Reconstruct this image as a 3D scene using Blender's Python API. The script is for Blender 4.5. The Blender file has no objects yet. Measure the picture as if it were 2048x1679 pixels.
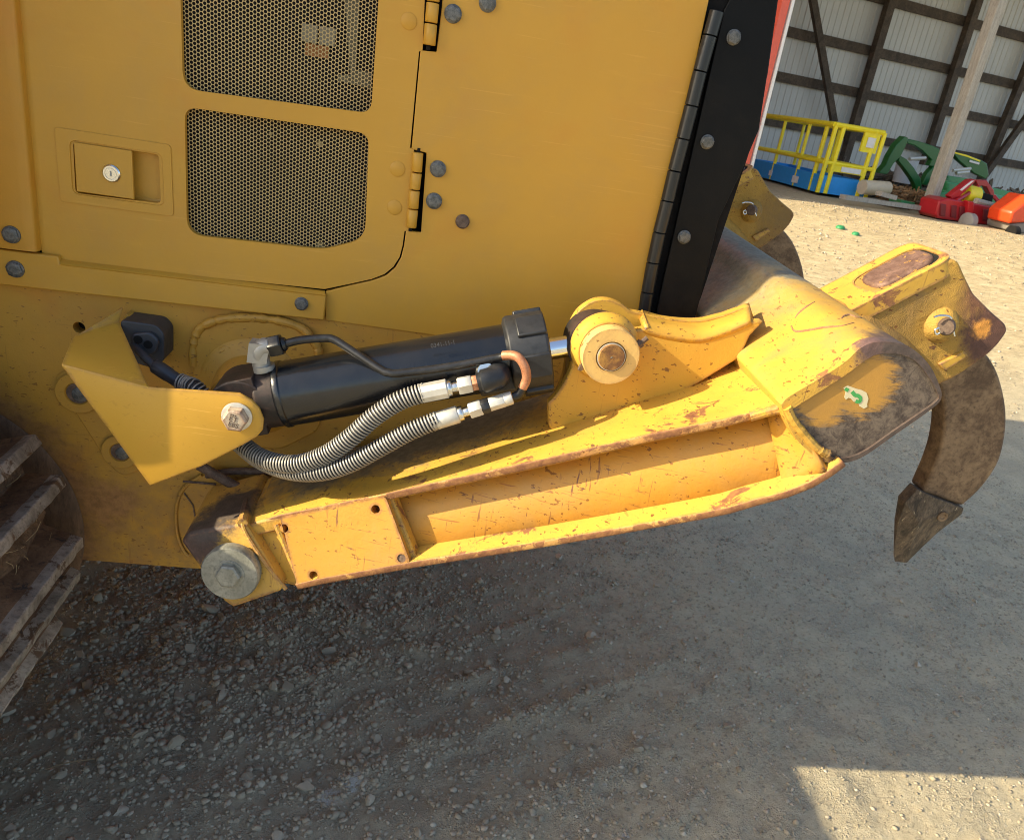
import bpy, bmesh, math, random
import numpy as np
from mathutils import Vector, Matrix
from mathutils.geometry import tessellate_polygon
from math import radians as rad, sin, cos, pi

# ------------------------------------------------------------------ camera
SC = bpy.context.scene
COL = SC.collection
CAM = Vector((0.0, -1.5, 1.5))
FPX, CX, CY = 1591.0, 1065.0, 903.0
PITCH, YAW, ROLL = rad(23.96), rad(10.38), rad(9.49)

def _rot(p, y, r):
    Rz = Matrix(((cos(y), -sin(y), 0), (sin(y), cos(y), 0), (0, 0, 1)))
    M = Matrix(((1, 0, 0), (0, 0, -1), (0, 1, 0))) @ Rz
    Rx = Matrix(((1, 0, 0), (0, cos(p), -sin(p)), (0, sin(p), cos(p))))
    Rr = Matrix(((cos(r), -sin(r), 0), (sin(r), cos(r), 0), (0, 0, 1)))
    return Rr @ Rx @ M
ROT = _rot(PITCH, YAW, ROLL)
RT = ROT.transposed()
cam_d = bpy.data.cameras.new('camera')
cam_d.sensor_width = 36; cam_d.sensor_fit = 'HORIZONTAL'
cam_d.lens = 36 * FPX / 2048
cam_d.shift_x = (1024 - CX) / 2048
cam_d.shift_y = (CY - 839.5) / 2048
cam_d.clip_start = 0.05; cam_d.clip_end = 600
cam_d.dof.use_dof = True; cam_d.dof.focus_distance = 1.5; cam_d.dof.aperture_fstop = 16
cam = bpy.data.objects.new('camera', cam_d); COL.objects.link(cam)
r0, r1, r2 = ROT[0], ROT[1], ROT[2]
M4 = Matrix(((r0[0], -r1[0], -r2[0], CAM[0]), (r0[1], -r1[1], -r2[1], CAM[1]), (r0[2], -r1[2], -r2[2], CAM[2]), (0, 0, 0, 1)))
cam.matrix_world = M4
SC.camera = cam

# ------------------------------------------------------------------ light
SUN_EL, SUN_PHI = rad(26.4), rad(10.5)
LDIR = Vector((cos(SUN_EL) * cos(SUN_PHI), cos(SUN_EL) * sin(SUN_PHI), -sin(SUN_EL)))
W = bpy.data.worlds.new('World'); SC.world = W; W.use_nodes = True
nt = W.node_tree; nt.nodes.clear()
sky = nt.nodes.new('ShaderNodeTexSky'); sky.sky_type = 'NISHITA'; sky.sun_disc = False
sky.sun_elevation = SUN_EL
sky.sun_rotation = math.atan2(-LDIR.x, -LDIR.y)
sky.air_density = 1.0; sky.dust_density = 2.0; sky.ozone_density = 1.0
bgn = nt.nodes.new('ShaderNodeBackground'); bgn.inputs[1].default_value = 0.15
out = nt.nodes.new('ShaderNodeOutputWorld')
nt.links.new(sky.outputs[0], bgn.inputs[0]); nt.links.new(bgn.outputs[0], out.inputs[0])
sl = bpy.data.lights.new('sun', 'SUN'); sl.energy = 5.0; sl.angle = rad(0.5); sl.color = (1.0, 0.86, 0.60)
so = bpy.data.objects.new('sun', sl); COL.objects.link(so)
so.rotation_euler = LDIR.to_track_quat('-Z', 'Y').to_euler(); so.location = (-6, -1, 6)
SC.view_settings.view_transform = 'Standard'; SC.view_settings.look = 'None'
SC.view_settings.exposure = 0.85; SC.view_settings.gamma = 1; SC.cycles.filter_width = 1.0

# ------------------------------------------------------------------ pixel -> world (photograph pixels, 2048 wide)
def ray(px, py):
    return RT @ Vector(((px - CX) / FPX, (py - CY) / FPX, 1.0))
def P(px, py, y=0.0):
    d = ray(px, py); return CAM + d * ((y - CAM.y) / d.y)
def PZ(px, py, z=0.0):
    d = ray(px, py); return CAM + d * ((z - CAM.z) / d.z)
def PX(px, py, x):
    d = ray(px, py); return CAM + d * ((x - CAM.x) / d.x)
def PN(px, py, p0, n):
    d = ray(px, py); return CAM + d * ((p0 - CAM).dot(n) / d.dot(n))
def PP(lst, y=0.0):
    return [P(a, b, y) for a, b in lst]

# ------------------------------------------------------------------ materials
def N(nt, kind, **kw):
    n = nt.nodes.new(kind)
    for k, v in kw.items():
        if k == 'ins':
            for i, val in v.items(): n.inputs[i].default_value = val
        else: setattr(n, k, v)
    return n
def mixc(nt, fac, a, b, mode='MIX'):
    m = N(nt, 'ShaderNodeMix', data_type='RGBA', blend_type=mode)
    for sock, v in ((m.inputs[0], fac), (m.inputs[6], a), (m.inputs[7], b)):
        if hasattr(v, 'is_linked') or hasattr(v, 'links'): nt.links.new(v, sock)
        else: sock.default_value = v if not isinstance(v, tuple) or len(v) == 4 else (*v, 1)
    return m.outputs[2]
def ramp(nt, src, lo, hi, inv=False):
    m = N(nt, 'ShaderNodeMapRange', clamp=True)
    m.interpolation_type = 'SMOOTHSTEP'
    m.inputs[1].default_value = lo; m.inputs[2].default_value = hi
    m.inputs[3].default_value = 1.0 if inv else 0.0; m.inputs[4].default_value = 0.0 if inv else 1.0
    nt.links.new(src, m.inputs[0]); return m.outputs[0]
def math_(nt, op, a, b=0.0):
    m = N(nt, 'ShaderNodeMath', operation=op)
    for s, v in ((m.inputs[0], a), (m.inputs[1], b)):
        if hasattr(v, 'links'): nt.links.new(v, s)
        else: s.default_value = v
    return m.outputs[0]
def noise(nt, vec, scale, detail=4, rough=.55, dist=0.0):
    n = N(nt, 'ShaderNodeTexNoise'); n.inputs['Scale'].default_value = scale
    n.inputs['Detail'].default_value = detail; n.inputs['Roughness'].default_value = rough
    n.inputs['Distortion'].default_value = dist
    nt.links.new(vec, n.inputs['Vector']); return n.outputs['Fac']
_sid = [0]
def stretch(nt, vec, rot, sc):
    m = N(nt, 'ShaderNodeMapping'); m.inputs['Rotation'].default_value = rot; m.inputs['Scale'].default_value = sc
    nt.links.new(vec, m.inputs['Vector']); return m.outputs[0]

def newmat(name):
    m = bpy.data.materials.new(name); m.use_nodes = True
    nt = m.node_tree; nt.nodes.clear()
    b = N(nt, 'ShaderNodeBsdfPrincipled'); o = N(nt, 'ShaderNodeOutputMaterial')
    nt.links.new(b.outputs[0], o.inputs[0])
    geo = N(nt, 'ShaderNodeNewGeometry')
    return m, nt, b, geo.outputs['Position']
def setc(nt, b, c):
    if isinstance(c, tuple): b.inputs['Base Color'].default_value = (*c[:3], 1)
    else: nt.links.new(c, b.inputs['Base Color'])
def bump(nt, b, h, strength=.3, dist=.002):
    n = N(nt, 'ShaderNodeBump'); n.inputs['Strength'].default_value = strength; n.inputs['Distance'].default_value = dist
    nt.links.new(h, n.inputs['Height']); nt.links.new(n.outputs[0], b.inputs['Normal'])

YEL = (0.59, 0.315, 0.031)
RUST = (0.16, 0.062, 0.03)
def v3(p): return (p.x, p.y, p.z)
def paint(name, base=YEL, rough=.45, specks=0.0, scratch=0.0, dirt=0.0, dirtc=(.30, .22, .12), edge=0.0, rustb=0.0,
          spots=(), orange=0.25, fade=0.12, bumpy=.06, bscale=260, smear=0.0, low=None, hair=0.0):
    """painted steel: tone drift, orange stain, chips, scratches, worn edges, rust, grime and painted-in shade at given world spots"""
    m, nt, b, pos = newmat(name)
    n1 = noise(nt, pos, 3.2, 5, .6)
    n2 = noise(nt, pos, 17, 5, .6)
    c = mixc(nt, ramp(nt, n1, .3, .75), base, tuple(v * (1 - fade) for v in base))
    if orange:
        f = math_(nt, 'MULTIPLY', ramp(nt, noise(nt, pos, 7, 4, .6, .6), .48, .75), orange)
        c = mixc(nt, f, c, (base[0] * .98, base[1] * .66, base[2] * .6))
    if dirt:
        f = math_(nt, 'MULTIPLY', ramp(nt, noise(nt, pos, 6, 8, .7, .4), .42, .72), dirt)
        c = mixc(nt, f, c, dirtc)
    if low:   # mud thrown up from the ground: more of it nearer the bottom of the machine
        sx = N(nt, 'ShaderNodeSeparateXYZ'); nt.links.new(pos, sx.inputs[0])
        g = ramp(nt, math_(nt, 'ADD', sx.outputs[2], math_(nt, 'MULTIPLY', n2, .2)), low[0], low[1], True)
        g = math_(nt, 'MULTIPLY', g, math_(nt, 'MULTIPLY', ramp(nt, noise(nt, pos, 30, 6, .75), .35, .62), low[2]))
        c = mixc(nt, g, c, dirtc)
    if smear:
        sm = noise(nt, stretch(nt, pos, (0, -.3, 0), (3, 14, 22)), 3, 5, .6)
        c = mixc(nt, math_(nt, 'MULTIPLY', ramp(nt, sm, .55, .8), smear), c, tuple(min(1, v * 1.25 + .03) for v in base))
    if hair:
        for k, (r, sc_) in enumerate((((0, .5, 0), (4, 40, 230)), ((0, -.35, 0), (5, 30, 260)), ((0, 1.1, 0), (6, 40, 220)))):
            s = noise(nt, stretch(nt, pos, r, sc_), 1.0, 2, .5, .6); msk = ramp(nt, noise(nt, pos, 4 + k, 3), .5, .62)
            c = mixc(nt, math_(nt, 'MULTIPLY', math_(nt, 'MULTIPLY', ramp(nt, s, .66, .70), msk), hair), c, tuple(min(1, v * 1.25 + .06) for v in base))
        d1 = noise(nt, stretch(nt, pos, (0, .1, 0), (1.2, 3, 2.5)), 2.2, 7, .7, .4)
        c = mixc(nt, math_(nt, 'MULTIPLY', ramp(nt, d1, .45, .75), .06), c, (.52, .36, .13))
    if scratch:
        for k, (r, sc_) in enumerate((((0, .35, 0), (7, 60, 190)), ((0, -.8, .3), (170, 60, 9)), ((0, -.2, 0), (4, 40, 260)))):
            s = noise(nt, stretch(nt, pos, r, sc_), 1.0, 3, .6, .5)
            msk = ramp(nt, noise(nt, pos, 5 + k * 3, 3), .42, .62)
            f = math_(nt, 'MULTIPLY', math_(nt, 'MULTIPLY', ramp(nt, s, .63, .68), msk), scratch)
            c = mixc(nt, f, c, RUST if k != 2 else (.30, .12, .03))
    if specks:
        sv = stretch(nt, pos, (0, .6, .2), (1, .8, 1.9))
        s = noise(nt, sv, 85, 3, .55, .3)
        msk = ramp(nt, noise(nt, pos, 9, 4), .35, .7)
        thr = math_(nt, 'ADD', s, math_(nt, 'MULTIPLY', msk, .06))
        f = math_(nt, 'MULTIPLY', ramp(nt, thr, .675, .70), specks)
        c = mixc(nt, f, c, (.16, .06, .015))
        s = noise(nt, stretch(nt, pos, (.2, -.5, .3), (1, 1, 2.6)), 34, 4, .6, .2)
        c = mixc(nt, math_(nt, 'MULTIPLY', ramp(nt, math_(nt, 'ADD', s, math_(nt, 'MULTIPLY', msk, .05)), .70, .72), specks), c, (.12, .05, .03))
    hb = noise(nt, pos, bscale, 2, .5)
    if rustb:
        rb = noise(nt, pos, 12, 9, .72, .5)
        f = ramp(nt, rb, .60 - rustb * .25, .64 - rustb * .22)
        rc = mixc(nt, ramp(nt, noise(nt, pos, 60, 5, .7), .3, .7), RUST, (.30, .14, .05))
        c = mixc(nt, f, c, rc)
    for (ctr, rad_, soft, col, nz) in spots:
        vm = N(nt, 'ShaderNodeVectorMath', operation='DISTANCE')
        nt.links.new(pos, vm.inputs[0]); vm.inputs[1].default_value = ctr
        dd = math_(nt, 'ADD', vm.outputs['Value'], math_(nt, 'MULTIPLY', math_(nt, 'SUBTRACT', noise(nt, pos, 22, 8, .75, .5), .5), nz))
        f = ramp(nt, dd, rad_ - soft, rad_ + soft, True)
        rc = mixc(nt, ramp(nt, noise(nt, pos, 70, 5, .7), .3, .7), col, tuple(v * 1.7 for v in col))
        c = mixc(nt, f, c, rc)
    if edge:
        bv = N(nt, 'ShaderNodeBevel', samples=4); bv.inputs['Radius'].default_value = .010
        g2 = N(nt, 'ShaderNodeNewGeometry')
        dt = N(nt, 'ShaderNodeVectorMath', operation='DOT_PRODUCT')
        nt.links.new(bv.outputs[0], dt.inputs[0]); nt.links.new(g2.outputs['Normal'], dt.inputs[1])
        e = math_(nt, 'SUBTRACT', 1.0, dt.outputs['Value'])
        e = math_(nt, 'MULTIPLY', e, ramp(nt, noise(nt, pos, 48, 8, .8), .40, .54))
        f = math_(nt, 'MULTIPLY', ramp(nt, e, .008, .05), edge)
        c = mixc(nt, f, c, mixc(nt, ramp(nt, noise(nt, pos, 90, 3), .4, .6), (.12, .05, .035), (.30, .14, .08)))
    setc(nt, b, c)
    b.inputs['Roughness'].default_value = rough
    if max(base) < .05: b.inputs['Specular IOR Level'].default_value = .18
    rr = math_(nt, 'ADD', math_(nt, 'MULTIPLY', n2, .25), rough - .1); nt.links.new(rr, b.inputs['Roughness'])
    h = math_(nt, 'ADD', math_(nt, 'MULTIPLY', hb, .5), math_(nt, 'MULTIPLY', n2, 1.5)); h = math_(nt, 'ADD', h, math_(nt, 'MULTIPLY', n1, 9.0))
    bump(nt, b, h, bumpy, .004)
    return m
def rusty(name, a, b_, scale=14, rough=.8, bumpy=.5, metal=0.0, c3=None, c3t=.6, bd=.004, st=None):
    m, nt, b, pos = newmat(name)
    v = stretch(nt, pos, *st) if st else pos
    n1 = noise(nt, v, scale, 9, .72, .4); n2 = noise(nt, v, scale * 6, 6, .7)
    c = mixc(nt, ramp(nt, n1, .35, .65), a, b_)
    c = mixc(nt, math_(nt, 'MULTIPLY', ramp(nt, n2, .45, .7), .6), c, tuple(x * .45 for x in a))
    if c3: c = mixc(nt, ramp(nt, noise(nt, v, scale * 1.7, 8, .75, .6), c3t, c3t + .06), c, c3)
    setc(nt, b, c); b.inputs['Roughness'].default_value = rough; b.inputs['Metallic'].default_value = metal
    bump(nt, b, math_(nt, 'ADD', n1, math_(nt, 'MULTIPLY', n2, .5)), bumpy, bd)
    return m
def plain(name, c, rough=.5, metal=0.0, var=.15, scale=20, bumpy=.1, spec=None):
    m, nt, b, pos = newmat(name)
    n1 = noise(nt, pos, scale, 5, .6)
    setc(nt, b, mixc(nt, n1, tuple(x * (1 + var) for x in c), tuple(x * (1 - var) for x in c)))
    b.inputs['Metallic'].default_value = metal
    nt.links.new(math_(nt, 'ADD', math_(nt, 'MULTIPLY', noise(nt, pos, scale * 3, 4), .25), max(0, rough - .12)), b.inputs['Roughness'])
    bump(nt, b, noise(nt, pos, scale * 12, 3), bumpy, .001)
    return m

M = {}
M['panel'] = paint('panel_paint', rough=.42, orange=.2, fade=.07, bumpy=.05, dirt=.22, dirtc=(.40, .25, .08), smear=.10, low=(1.2, 1.5, .08), scratch=0, hair=.2)
M['pillar'] = paint('pillar_paint', base=(.57, .28, .024), rough=.45, orange=.5, fade=.12, bumpy=.06, dirt=.1)
M['hull'] = paint('hull_paint', base=(.54, .29, .036), rough=.55, orange=.4, fade=.15, dirt=.25, dirtc=(.28, .16, .06), bumpy=.12, specks=.6,
   low=(.66, .95, .55), scratch=.25, spots=((v3(P(-150, 1040, .0)), .325, .05, (.17, .085, .035), .16), (v3(P(215, 1010, .0)), .05, .03, (.24, .12, .04), .12)))
M['guard'] = paint('guard_paint', base=(.58, .325, .038), rough=.4, orange=.15, fade=.06, bumpy=.05, edge=.5, specks=.12, hair=.4)
M['grille'] = plain('grille_paint', (.52, .39, .17), .45)
M['dark'] = plain('dark_interior', (.012, .008, .006), .9)
M['gap'] = plain('gap_black', (.004, .0035, .003), .95)
M['blackplate'] = paint('black_plate', base=(.004, .0045, .005), rough=.5, orange=0, fade=.3, dirt=.12, dirtc=(.05, .04, .028), scratch=0, bumpy=.1, low=(1.1, 1.4, .3))
M['hinge'] = plain('black_hinge', (.012, .014, .016), .32, 0, .3, 30, .1)
M['boltgrey'] = rusty('zinc_bolt', (.10, .105, .10), (.22, .22, .21), 120, .55, .5, .6, bd=.0015)
M['boltrust'] = rusty('rusty_bolt', (.12, .08, .06), (.2, .14, .1), 120, .7, .5, .3, bd=.0015)
M['silver'] = plain('silver', (.75, .75, .72), .25, 1.0, .1)
M['zinc'] = plain('zinc_plate', (.62, .60, .54), .5, .6, .25, 60)
M['chrome'] = plain('chrome', (.8, .82, .85), .08, 1.0, .02, 5, 0)
M['copper'] = rusty('bare_copper_brown', (.42, .17, .08), (.55, .27, .15), 60, .5, .3, .3, bd=.001)
M['cylblack'] = paint('cylinder_black', base=(.008, .010, .014), rough=.17, orange=0, fade=.3, dirt=.3, dirtc=(.035, .028, .02), bumpy=.08, specks=0)
M['cylblack'].node_tree.nodes['Principled BSDF'].inputs['Specular IOR Level'].default_value = .6
M['cylend'] = rusty('cylinder_eye', (.016, .015, .015), (.06, .035, .028), 14, .6, .4, .2, c3=(.13, .07, .045), c3t=.66, bd=.002)
M['gland'] = rusty('gland_black', (.018, .02, .024), (.03, .032, .036), 16, .42, .25, .1, c3=(.45, .20, .11), c3t=.66, bd=.001)
M['hose'] = plain('hose_rubber', (.02, .02, .022), .6)
M['spring'] = plain('spring_wire', (.34, .325, .29), .5, .4, .45, 24)
M['tubeblack'] = rusty('tube_black', (.014, .015, .017), (.03, .03, .032), 30, .35, .2, .1, c3=(.25, .2, .17), c3t=.74, bd=.001)
M['elbowgrey'] = plain('elbow_grey', (.33, .33, .31), .5, .5, .2, 60)
M['manifold'] = plain('manifold_dark', (.05, .055, .065), .45, .3, .3, 30)
M['mud'] = rusty('mud', (.10, .07, .045), (.16, .12, .08), 30, .95, .9, 0, bd=.006)
def v3(p): return (p.x, p.y, p.z)
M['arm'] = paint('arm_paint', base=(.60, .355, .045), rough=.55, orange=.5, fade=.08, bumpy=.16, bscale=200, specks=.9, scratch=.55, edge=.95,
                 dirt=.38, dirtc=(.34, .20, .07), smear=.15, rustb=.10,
    spots=((( -.02, -.04, .85), .13, .05, (.11, .09, .06), .2), ((.10, -.05, .89), .13, .05, (.10, .085, .055), .2), ((.2, -.04, .93), .10, .05, (.11, .09, .06), .2), ((-.14, -.06, .80), .12, .04, (.12, .1, .065), .2)))  # spots: grime, with the cylinder's shadow darkened into the paint
M['armweb'] = paint('arm_web_paint', base=(.54, .27, .032), rough=.5, orange=.35, fade=.1, bumpy=.16, bscale=200, specks=.8, scratch=.95, edge=.95, dirt=.4, dirtc=(.36, .24, .10), smear=.1)  # more orange than arm_paint: bounced light on upright faces put into the colour
M['rim'] = paint('worn_edge', base=(.60, .33, .10), rough=.65, orange=.5, fade=.3, specks=1, scratch=.4, rustb=.62, dirt=.6, dirtc=(.2, .09, .06), bumpy=.3)
M['armend'] = paint('arm_end_paint', base=(.62, .36, .06), rough=.6, orange=.25, fade=.2, bumpy=.3, specks=.9, scratch=.5, edge=.9, dirt=.3, dirtc=(.30, .2, .1),
                    spots=((v3(P(378, 1080, -.23)), .055, .02, (.07, .04, .028), .16), (v3(P(420, 1030, -.2)), .05, .02, (.06, .045, .035), .12),
                           (v3(P(460, 1000, -.15)), .06, .02, (.06, .045, .035), .12)))
M['beam'] = paint('beam_paint', base=(.58, .34, .045), rough=.55, orange=.2, fade=.2, bumpy=.2, specks=.7, scratch=.3, dirt=.55, dirtc=(.15, .155, .11),
                  spots=((v3(P(1585, 560, -.02)), .035, .015, (.06, .04, .035), .13), (v3(P(1440, 500, .35)), .40, .2, (.15, .155, .115), .3),
                         (v3(P(1850, 750, -.40)), .10, .03, (.07, .045, .035), .10), (v3(P(1790, 705, -.39)), .05, .02, (.07, .045, .035), .08)))
M['cap'] = rusty('worn_end_cap', (.055, .04, .033), (.12, .085, .065), 26, .62, .6, .15, c3=(.035, .025, .022), c3t=.55, bd=.002)
M['rimpaint'] = paint('rim_paint', base=(.58, .34, .05), rough=.55, orange=.4, fade=.1, specks=.9, scratch=.7, edge=.12, dirt=.3, rustb=.25, bumpy=.25,
    spots=((v3(P(1760, 685, -.41)), .04, .02, (.10, .06, .055), .10), (v3(P(1840, 720, -.41)), .07, .02, (.06, .045, .04), .08), (v3(P(1800, 850, -.41)), .085, .015, (.05, .038, .033), .03), (v3(P(1870, 785, -.41)), .05, .015, (.05, .038, .033), .03), (v3(P(1710, 915, -.41)), .05, .015, (.05, .038, .033), .05)))
def capmat():
    m, nt, b, pos = newmat('worn_cap_paint')
    c0 = mixc(nt, ramp(nt, noise(nt, pos, 60, 9, .8, .5), .38, .62), (.045, .032, .028), (.16, .125, .095))
    vm = N(nt, 'ShaderNodeVectorMath', operation='DISTANCE'); nt.links.new(pos, vm.inputs[0]); vm.inputs[1].default_value = v3(P(1650, 800, -.41))
    sp = N(nt, 'ShaderNodeVectorMath', operation='DISTANCE'); nt.links.new(pos, sp.inputs[0]); sp.inputs[1].default_value = v3(P(1730, 772, -.41))
    nz = math_(nt, 'MULTIPLY', math_(nt, 'SUBTRACT', noise(nt, stretch(nt, pos, (0, -.35, 0), (1, 1, 5)), 22, 8, .75, .6), .5), .09)
    f = math_(nt, 'MAXIMUM', ramp(nt, math_(nt, 'ADD', vm.outputs['Value'], nz), .03, .055, True), ramp(nt, math_(nt, 'ADD', sp.outputs['Value'], nz), .038, .06, True))
    c = mixc(nt, f, c0, mixc(nt, noise(nt, pos, 30, 5), (.52, .27, .04), (.34, .19, .05)))
    setc(nt, b, c); b.inputs['Roughness'].default_value = .6
    bump(nt, b, noise(nt, pos, 60, 9, .8), .5, .002)
    return m
M['capface'] = capmat()
M['block'] = paint('shank_holder_paint', base=(.46, .27, .045), rough=.75, orange=.3, fade=.3, bumpy=.8, bscale=420, specks=.9, edge=.7, dirt=.8, dirtc=(.20, .125, .05),
                   spots=((v3(P(2005, 655, -.2)), .075, .02, (.075, .035, .025), .10), (v3(P(1955, 590, -.2)), .03, .02, (.12, .055, .03), .06),
                          (v3(P(1915, 520, -.15)), .035, .012, (.2, .075, .03), .05), (v3(P(1965, 655, -.2)), .018, .006, (.42, .19, .035), .05)))  # heavy dirt is partly grime, partly shade painted onto the holder's face
M['shank'] = rusty('shank_steel', (.11, .066, .036), (.27, .18, .10), 22, .72, .6, .15, c3=(.36, .24, .10), c3t=.66, bd=.003)
M['tip'] = rusty('tip_steel', (.05, .04, .03), (.18, .135, .09), 30, .75, .9, .1, c3=(.42, .34, .22), c3t=.6, bd=.006, st=((0, .5, 0), (2.2, 1, .8)))
M['slotbar'] = rusty('worn_shank_top', (.13, .07, .05), (.25, .15, .11), 30, .6, .5, .2, c3=(.62, .33, .05), c3t=.58, bd=.002)
M['scar'] = rusty('scraped_brown', (.24, .12, .06), (.36, .20, .10), 60, .7, .3)
M['pinend'] = rusty('rusty_pin', (.16, .07, .03), (.42, .22, .05), 50, .7, .6, .1, bd=.002)
M['pindisc'] = paint('pin_disc', base=(.70, .45, .14), rough=.6, orange=.1, fade=.1, specks=.9, dirt=.4, dirtc=(.45, .32, .16), bumpy=.15, edge=.4)
M['clevis'] = paint('clevis_paint', base=(.60, .35, .042), rough=.5, orange=.3, fade=.08, bumpy=.14, specks=.8, scratch=.15, edge=.7, dirt=.12, dirtc=(.36, .24, .10))
M['rod'] = rusty('rusty_rod', (.10, .06, .04), (.2, .14, .10), 60, .7, .4, .1)
M['washer'] = rusty('grey_washer', (.23, .235, .2), (.34, .34, .29), 26, .5, .4, .35, c3=(.2, .13, .08), c3t=.7, bd=.0012)
M['rustwell'] = rusty('worn_final_drive', (.10, .058, .033), (.19, .11, .06), 10, .7, .4, .1, c3=(.30, .16, .07), c3t=.66, bd=.002, st=((0, 0, 0), (2.4, 1, .6)))
M['track'] = rusty('track_steel', (.15, .085, .05), (.30, .19, .11), 14, .6, .9, .25, c3=(.06, .05, .045), c3t=.55, bd=.006)
M['tracktip'] = rusty('track_worn_edge', (.22, .19, .155), (.44, .39, .33), 14, .5, .8, .3, c3=(.13, .08, .05), c3t=.52, bd=.004)
M['trackmud'] = rusty('track_mud', (.15, .085, .045), (.29, .18, .10), 20, .95, 1, 0, c3=(.09, .08, .07), c3t=.60, bd=.012)

# ------------------------------------------------------------------ mesh helpers
class MB:
    def __init__(s): s.v = []; s.f = []; s.mi = []; s.cur = 0
    def add(s, vs, fs):
        o = len(s.v); s.v += [Vector(v) for v in vs]
        for f in fs: s.f.append(tuple(i + o for i in f)); s.mi.append(s.cur)
    def prism(s, pts, vec, holes=()):
        """polygon extruded by vec (with holes)"""
        loops = [list(pts)] + [list(h) for h in holes]
        flat = [p for l in loops for p in l]; n = len(flat); vec = Vector(vec)
        vs = flat + [p + vec for p in flat]; fs = []
        if holes:
            tris = tessellate_polygon(loops)
            for t in tris:
                fs.append(tuple(t)); fs.append(tuple(i + n for i in reversed(t)))
        else:
            fs.append(tuple(range(n))); fs.append(tuple(reversed(range(n, 2 * n))))
        o = 0
        for l in loops:
            k = len(l)
            for i in range(k):
                a, b = o + i, o + (i + 1) % k
                fs.append((b, a, a + n, b + n))
            o += k
        s.add(vs, fs); return s
    def box(s, c, ux, uy, uz, hx, hy, hz):
        c = Vector(c); X, Y, Z = Vector(ux).normalized() * hx, Vector(uy).normalized() * hy, Vector(uz).normalized() * hz
        vs = [c + a * X + b * Y + d * Z for a in (-1, 1) for b in (-1, 1) for d in (-1, 1)]
        s.add(vs, [(0, 1, 3, 2), (4, 6, 7, 5), (0, 4, 5, 1), (2, 3, 7, 6), (0, 2, 6, 4), (1, 5, 7, 3)]); return s
    def tube(s, path, r, seg=12, cap=True, closed=False):
        path = [Vector(p) for p in path]; n = len(path)
        rs = r if hasattr(r, '__len__') else [r] * n
        T = []
        for i in range(n):
            a = path[max(0, i - 1)]; b = path[min(n - 1, i + 1)]; T.append((b - a).normalized())
        u = T[0].orthogonal().normalized(); vs = []
        for i in range(n):
            u = (u - T[i] * u.dot(T[i])).normalized(); w = T[i].cross(u)
            for k in range(seg):
                a = 2 * pi * k / seg; vs.append(path[i] + (u * cos(a) + w * sin(a)) * rs[i])
        fs = []
        for i in range(n - 1):
            for k in range(seg):
                k2 = (k + 1) % seg
                fs.append((i * seg + k, i * seg + k2, (i + 1) * seg + k2, (i + 1) * seg + k))
        if cap: fs.append(tuple(reversed(range(seg)))); fs.append(tuple(range((n - 1) * seg, n * seg)))
        s.add(vs, fs); return s
    def lathe(s, p0, axis, prof, seg=32, phase=0.0):
        """prof: (distance along axis, radius)"""
        p0 = Vector(p0); a = Vector(axis).normalized(); u = a.orthogonal().normalized(); w = a.cross(u); vs = []
        for t, r in prof:
            for k in range(seg):
                g = 2 * pi * k / seg + phase; vs.append(p0 + a * t + (u * cos(g) + w * sin(g)) * r)
        fs = []
        for i in range(len(prof) - 1):
            for k in range(seg):
                k2 = (k + 1) % seg
                fs.append((i * seg + k, i * seg + k2, (i + 1) * seg + k2, (i + 1) * seg + k))
        fs.append(tuple(reversed(range(seg)))); fs.append(tuple(range((len(prof) - 1) * seg, len(prof) * seg)))
        s.add(vs, fs); return s
    def grid(s, rows):
        n = len(rows[0]); vs = [p for r in rows for p in r]; fs = []
        for i in range(len(rows) - 1):
            for j in range(n - 1):
                fs.append((i * n + j, i * n + j + 1, (i + 1) * n + j + 1, (i + 1) * n + j))
        s.add(vs, fs); return s
    def build(s, name, mat, parent=None, bevel=0, seg=2, smooth=35, solid=0, sub=0, label=None):
        me = bpy.data.meshes.new(name)
        lo = Vector((min(v.x for v in s.v), min(v.y for v in s.v), min(v.z for v in s.v)))
        hi = Vector((max(v.x for v in s.v), max(v.y for v in s.v), max(v.z for v in s.v)))
        c = (lo + hi) / 2
        if parent is None: c.z = lo.z
        me.from_pydata([v - c for v in s.v], [], s.f)
        for m_ in (mat if isinstance(mat, (list, tuple)) else [mat]): me.materials.append(M[m_] if isinstance(m_, str) else m_)
        me.polygons.foreach_set('material_index', s.mi)
        bm = bmesh.new(); bm.from_mesh(me); bmesh.ops.recalc_face_normals(bm, faces=bm.faces); bm.to_mesh(me); bm.free()
        if smooth:
            me.polygons.foreach_set('use_smooth', [True] * len(me.polygons)); me.set_sharp_from_angle(angle=rad(smooth))
        me.update()
        o = bpy.data.objects.new(name, me); COL.objects.link(o)
        o['_w'] = tuple(c)
        if parent is not None:
            pw = Vector(parent['_w']); o.parent = parent; o.location = c - pw
        else: o.location = c
        if solid:
            m = o.modifiers.new('solid', 'SOLIDIFY'); m.thickness = solid; m.offset = -1 if solid > 0 else -1
        if bevel:
            m = o.modifiers.new('bevel', 'BEVEL'); m.width = bevel; m.segments = seg; m.limit_method = 'ANGLE'; m.angle_limit = rad(40)
            m.harden_normals = False
        if sub:
            m = o.modifiers.new('sub', 'SUBSURF'); m.levels = sub; m.render_levels = sub
        if label: o['label'] = label
        return o
def empty(name, loc, label, cat, group=None):
    o = bpy.data.objects.new(name, None); COL.objects.link(o); o.location = loc; o['_w'] = tuple(loc); o.empty_display_size = .1
    o['label'] = label; o['category'] = cat
    if group: o['group'] = group
    return o
def tag(o, label=None, cat=None, kind=None, group=None):
    if label: o['label'] = label
    if cat: o['category'] = cat
    if kind: o['kind'] = kind
    if group: o['group'] = group
    return o
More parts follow.
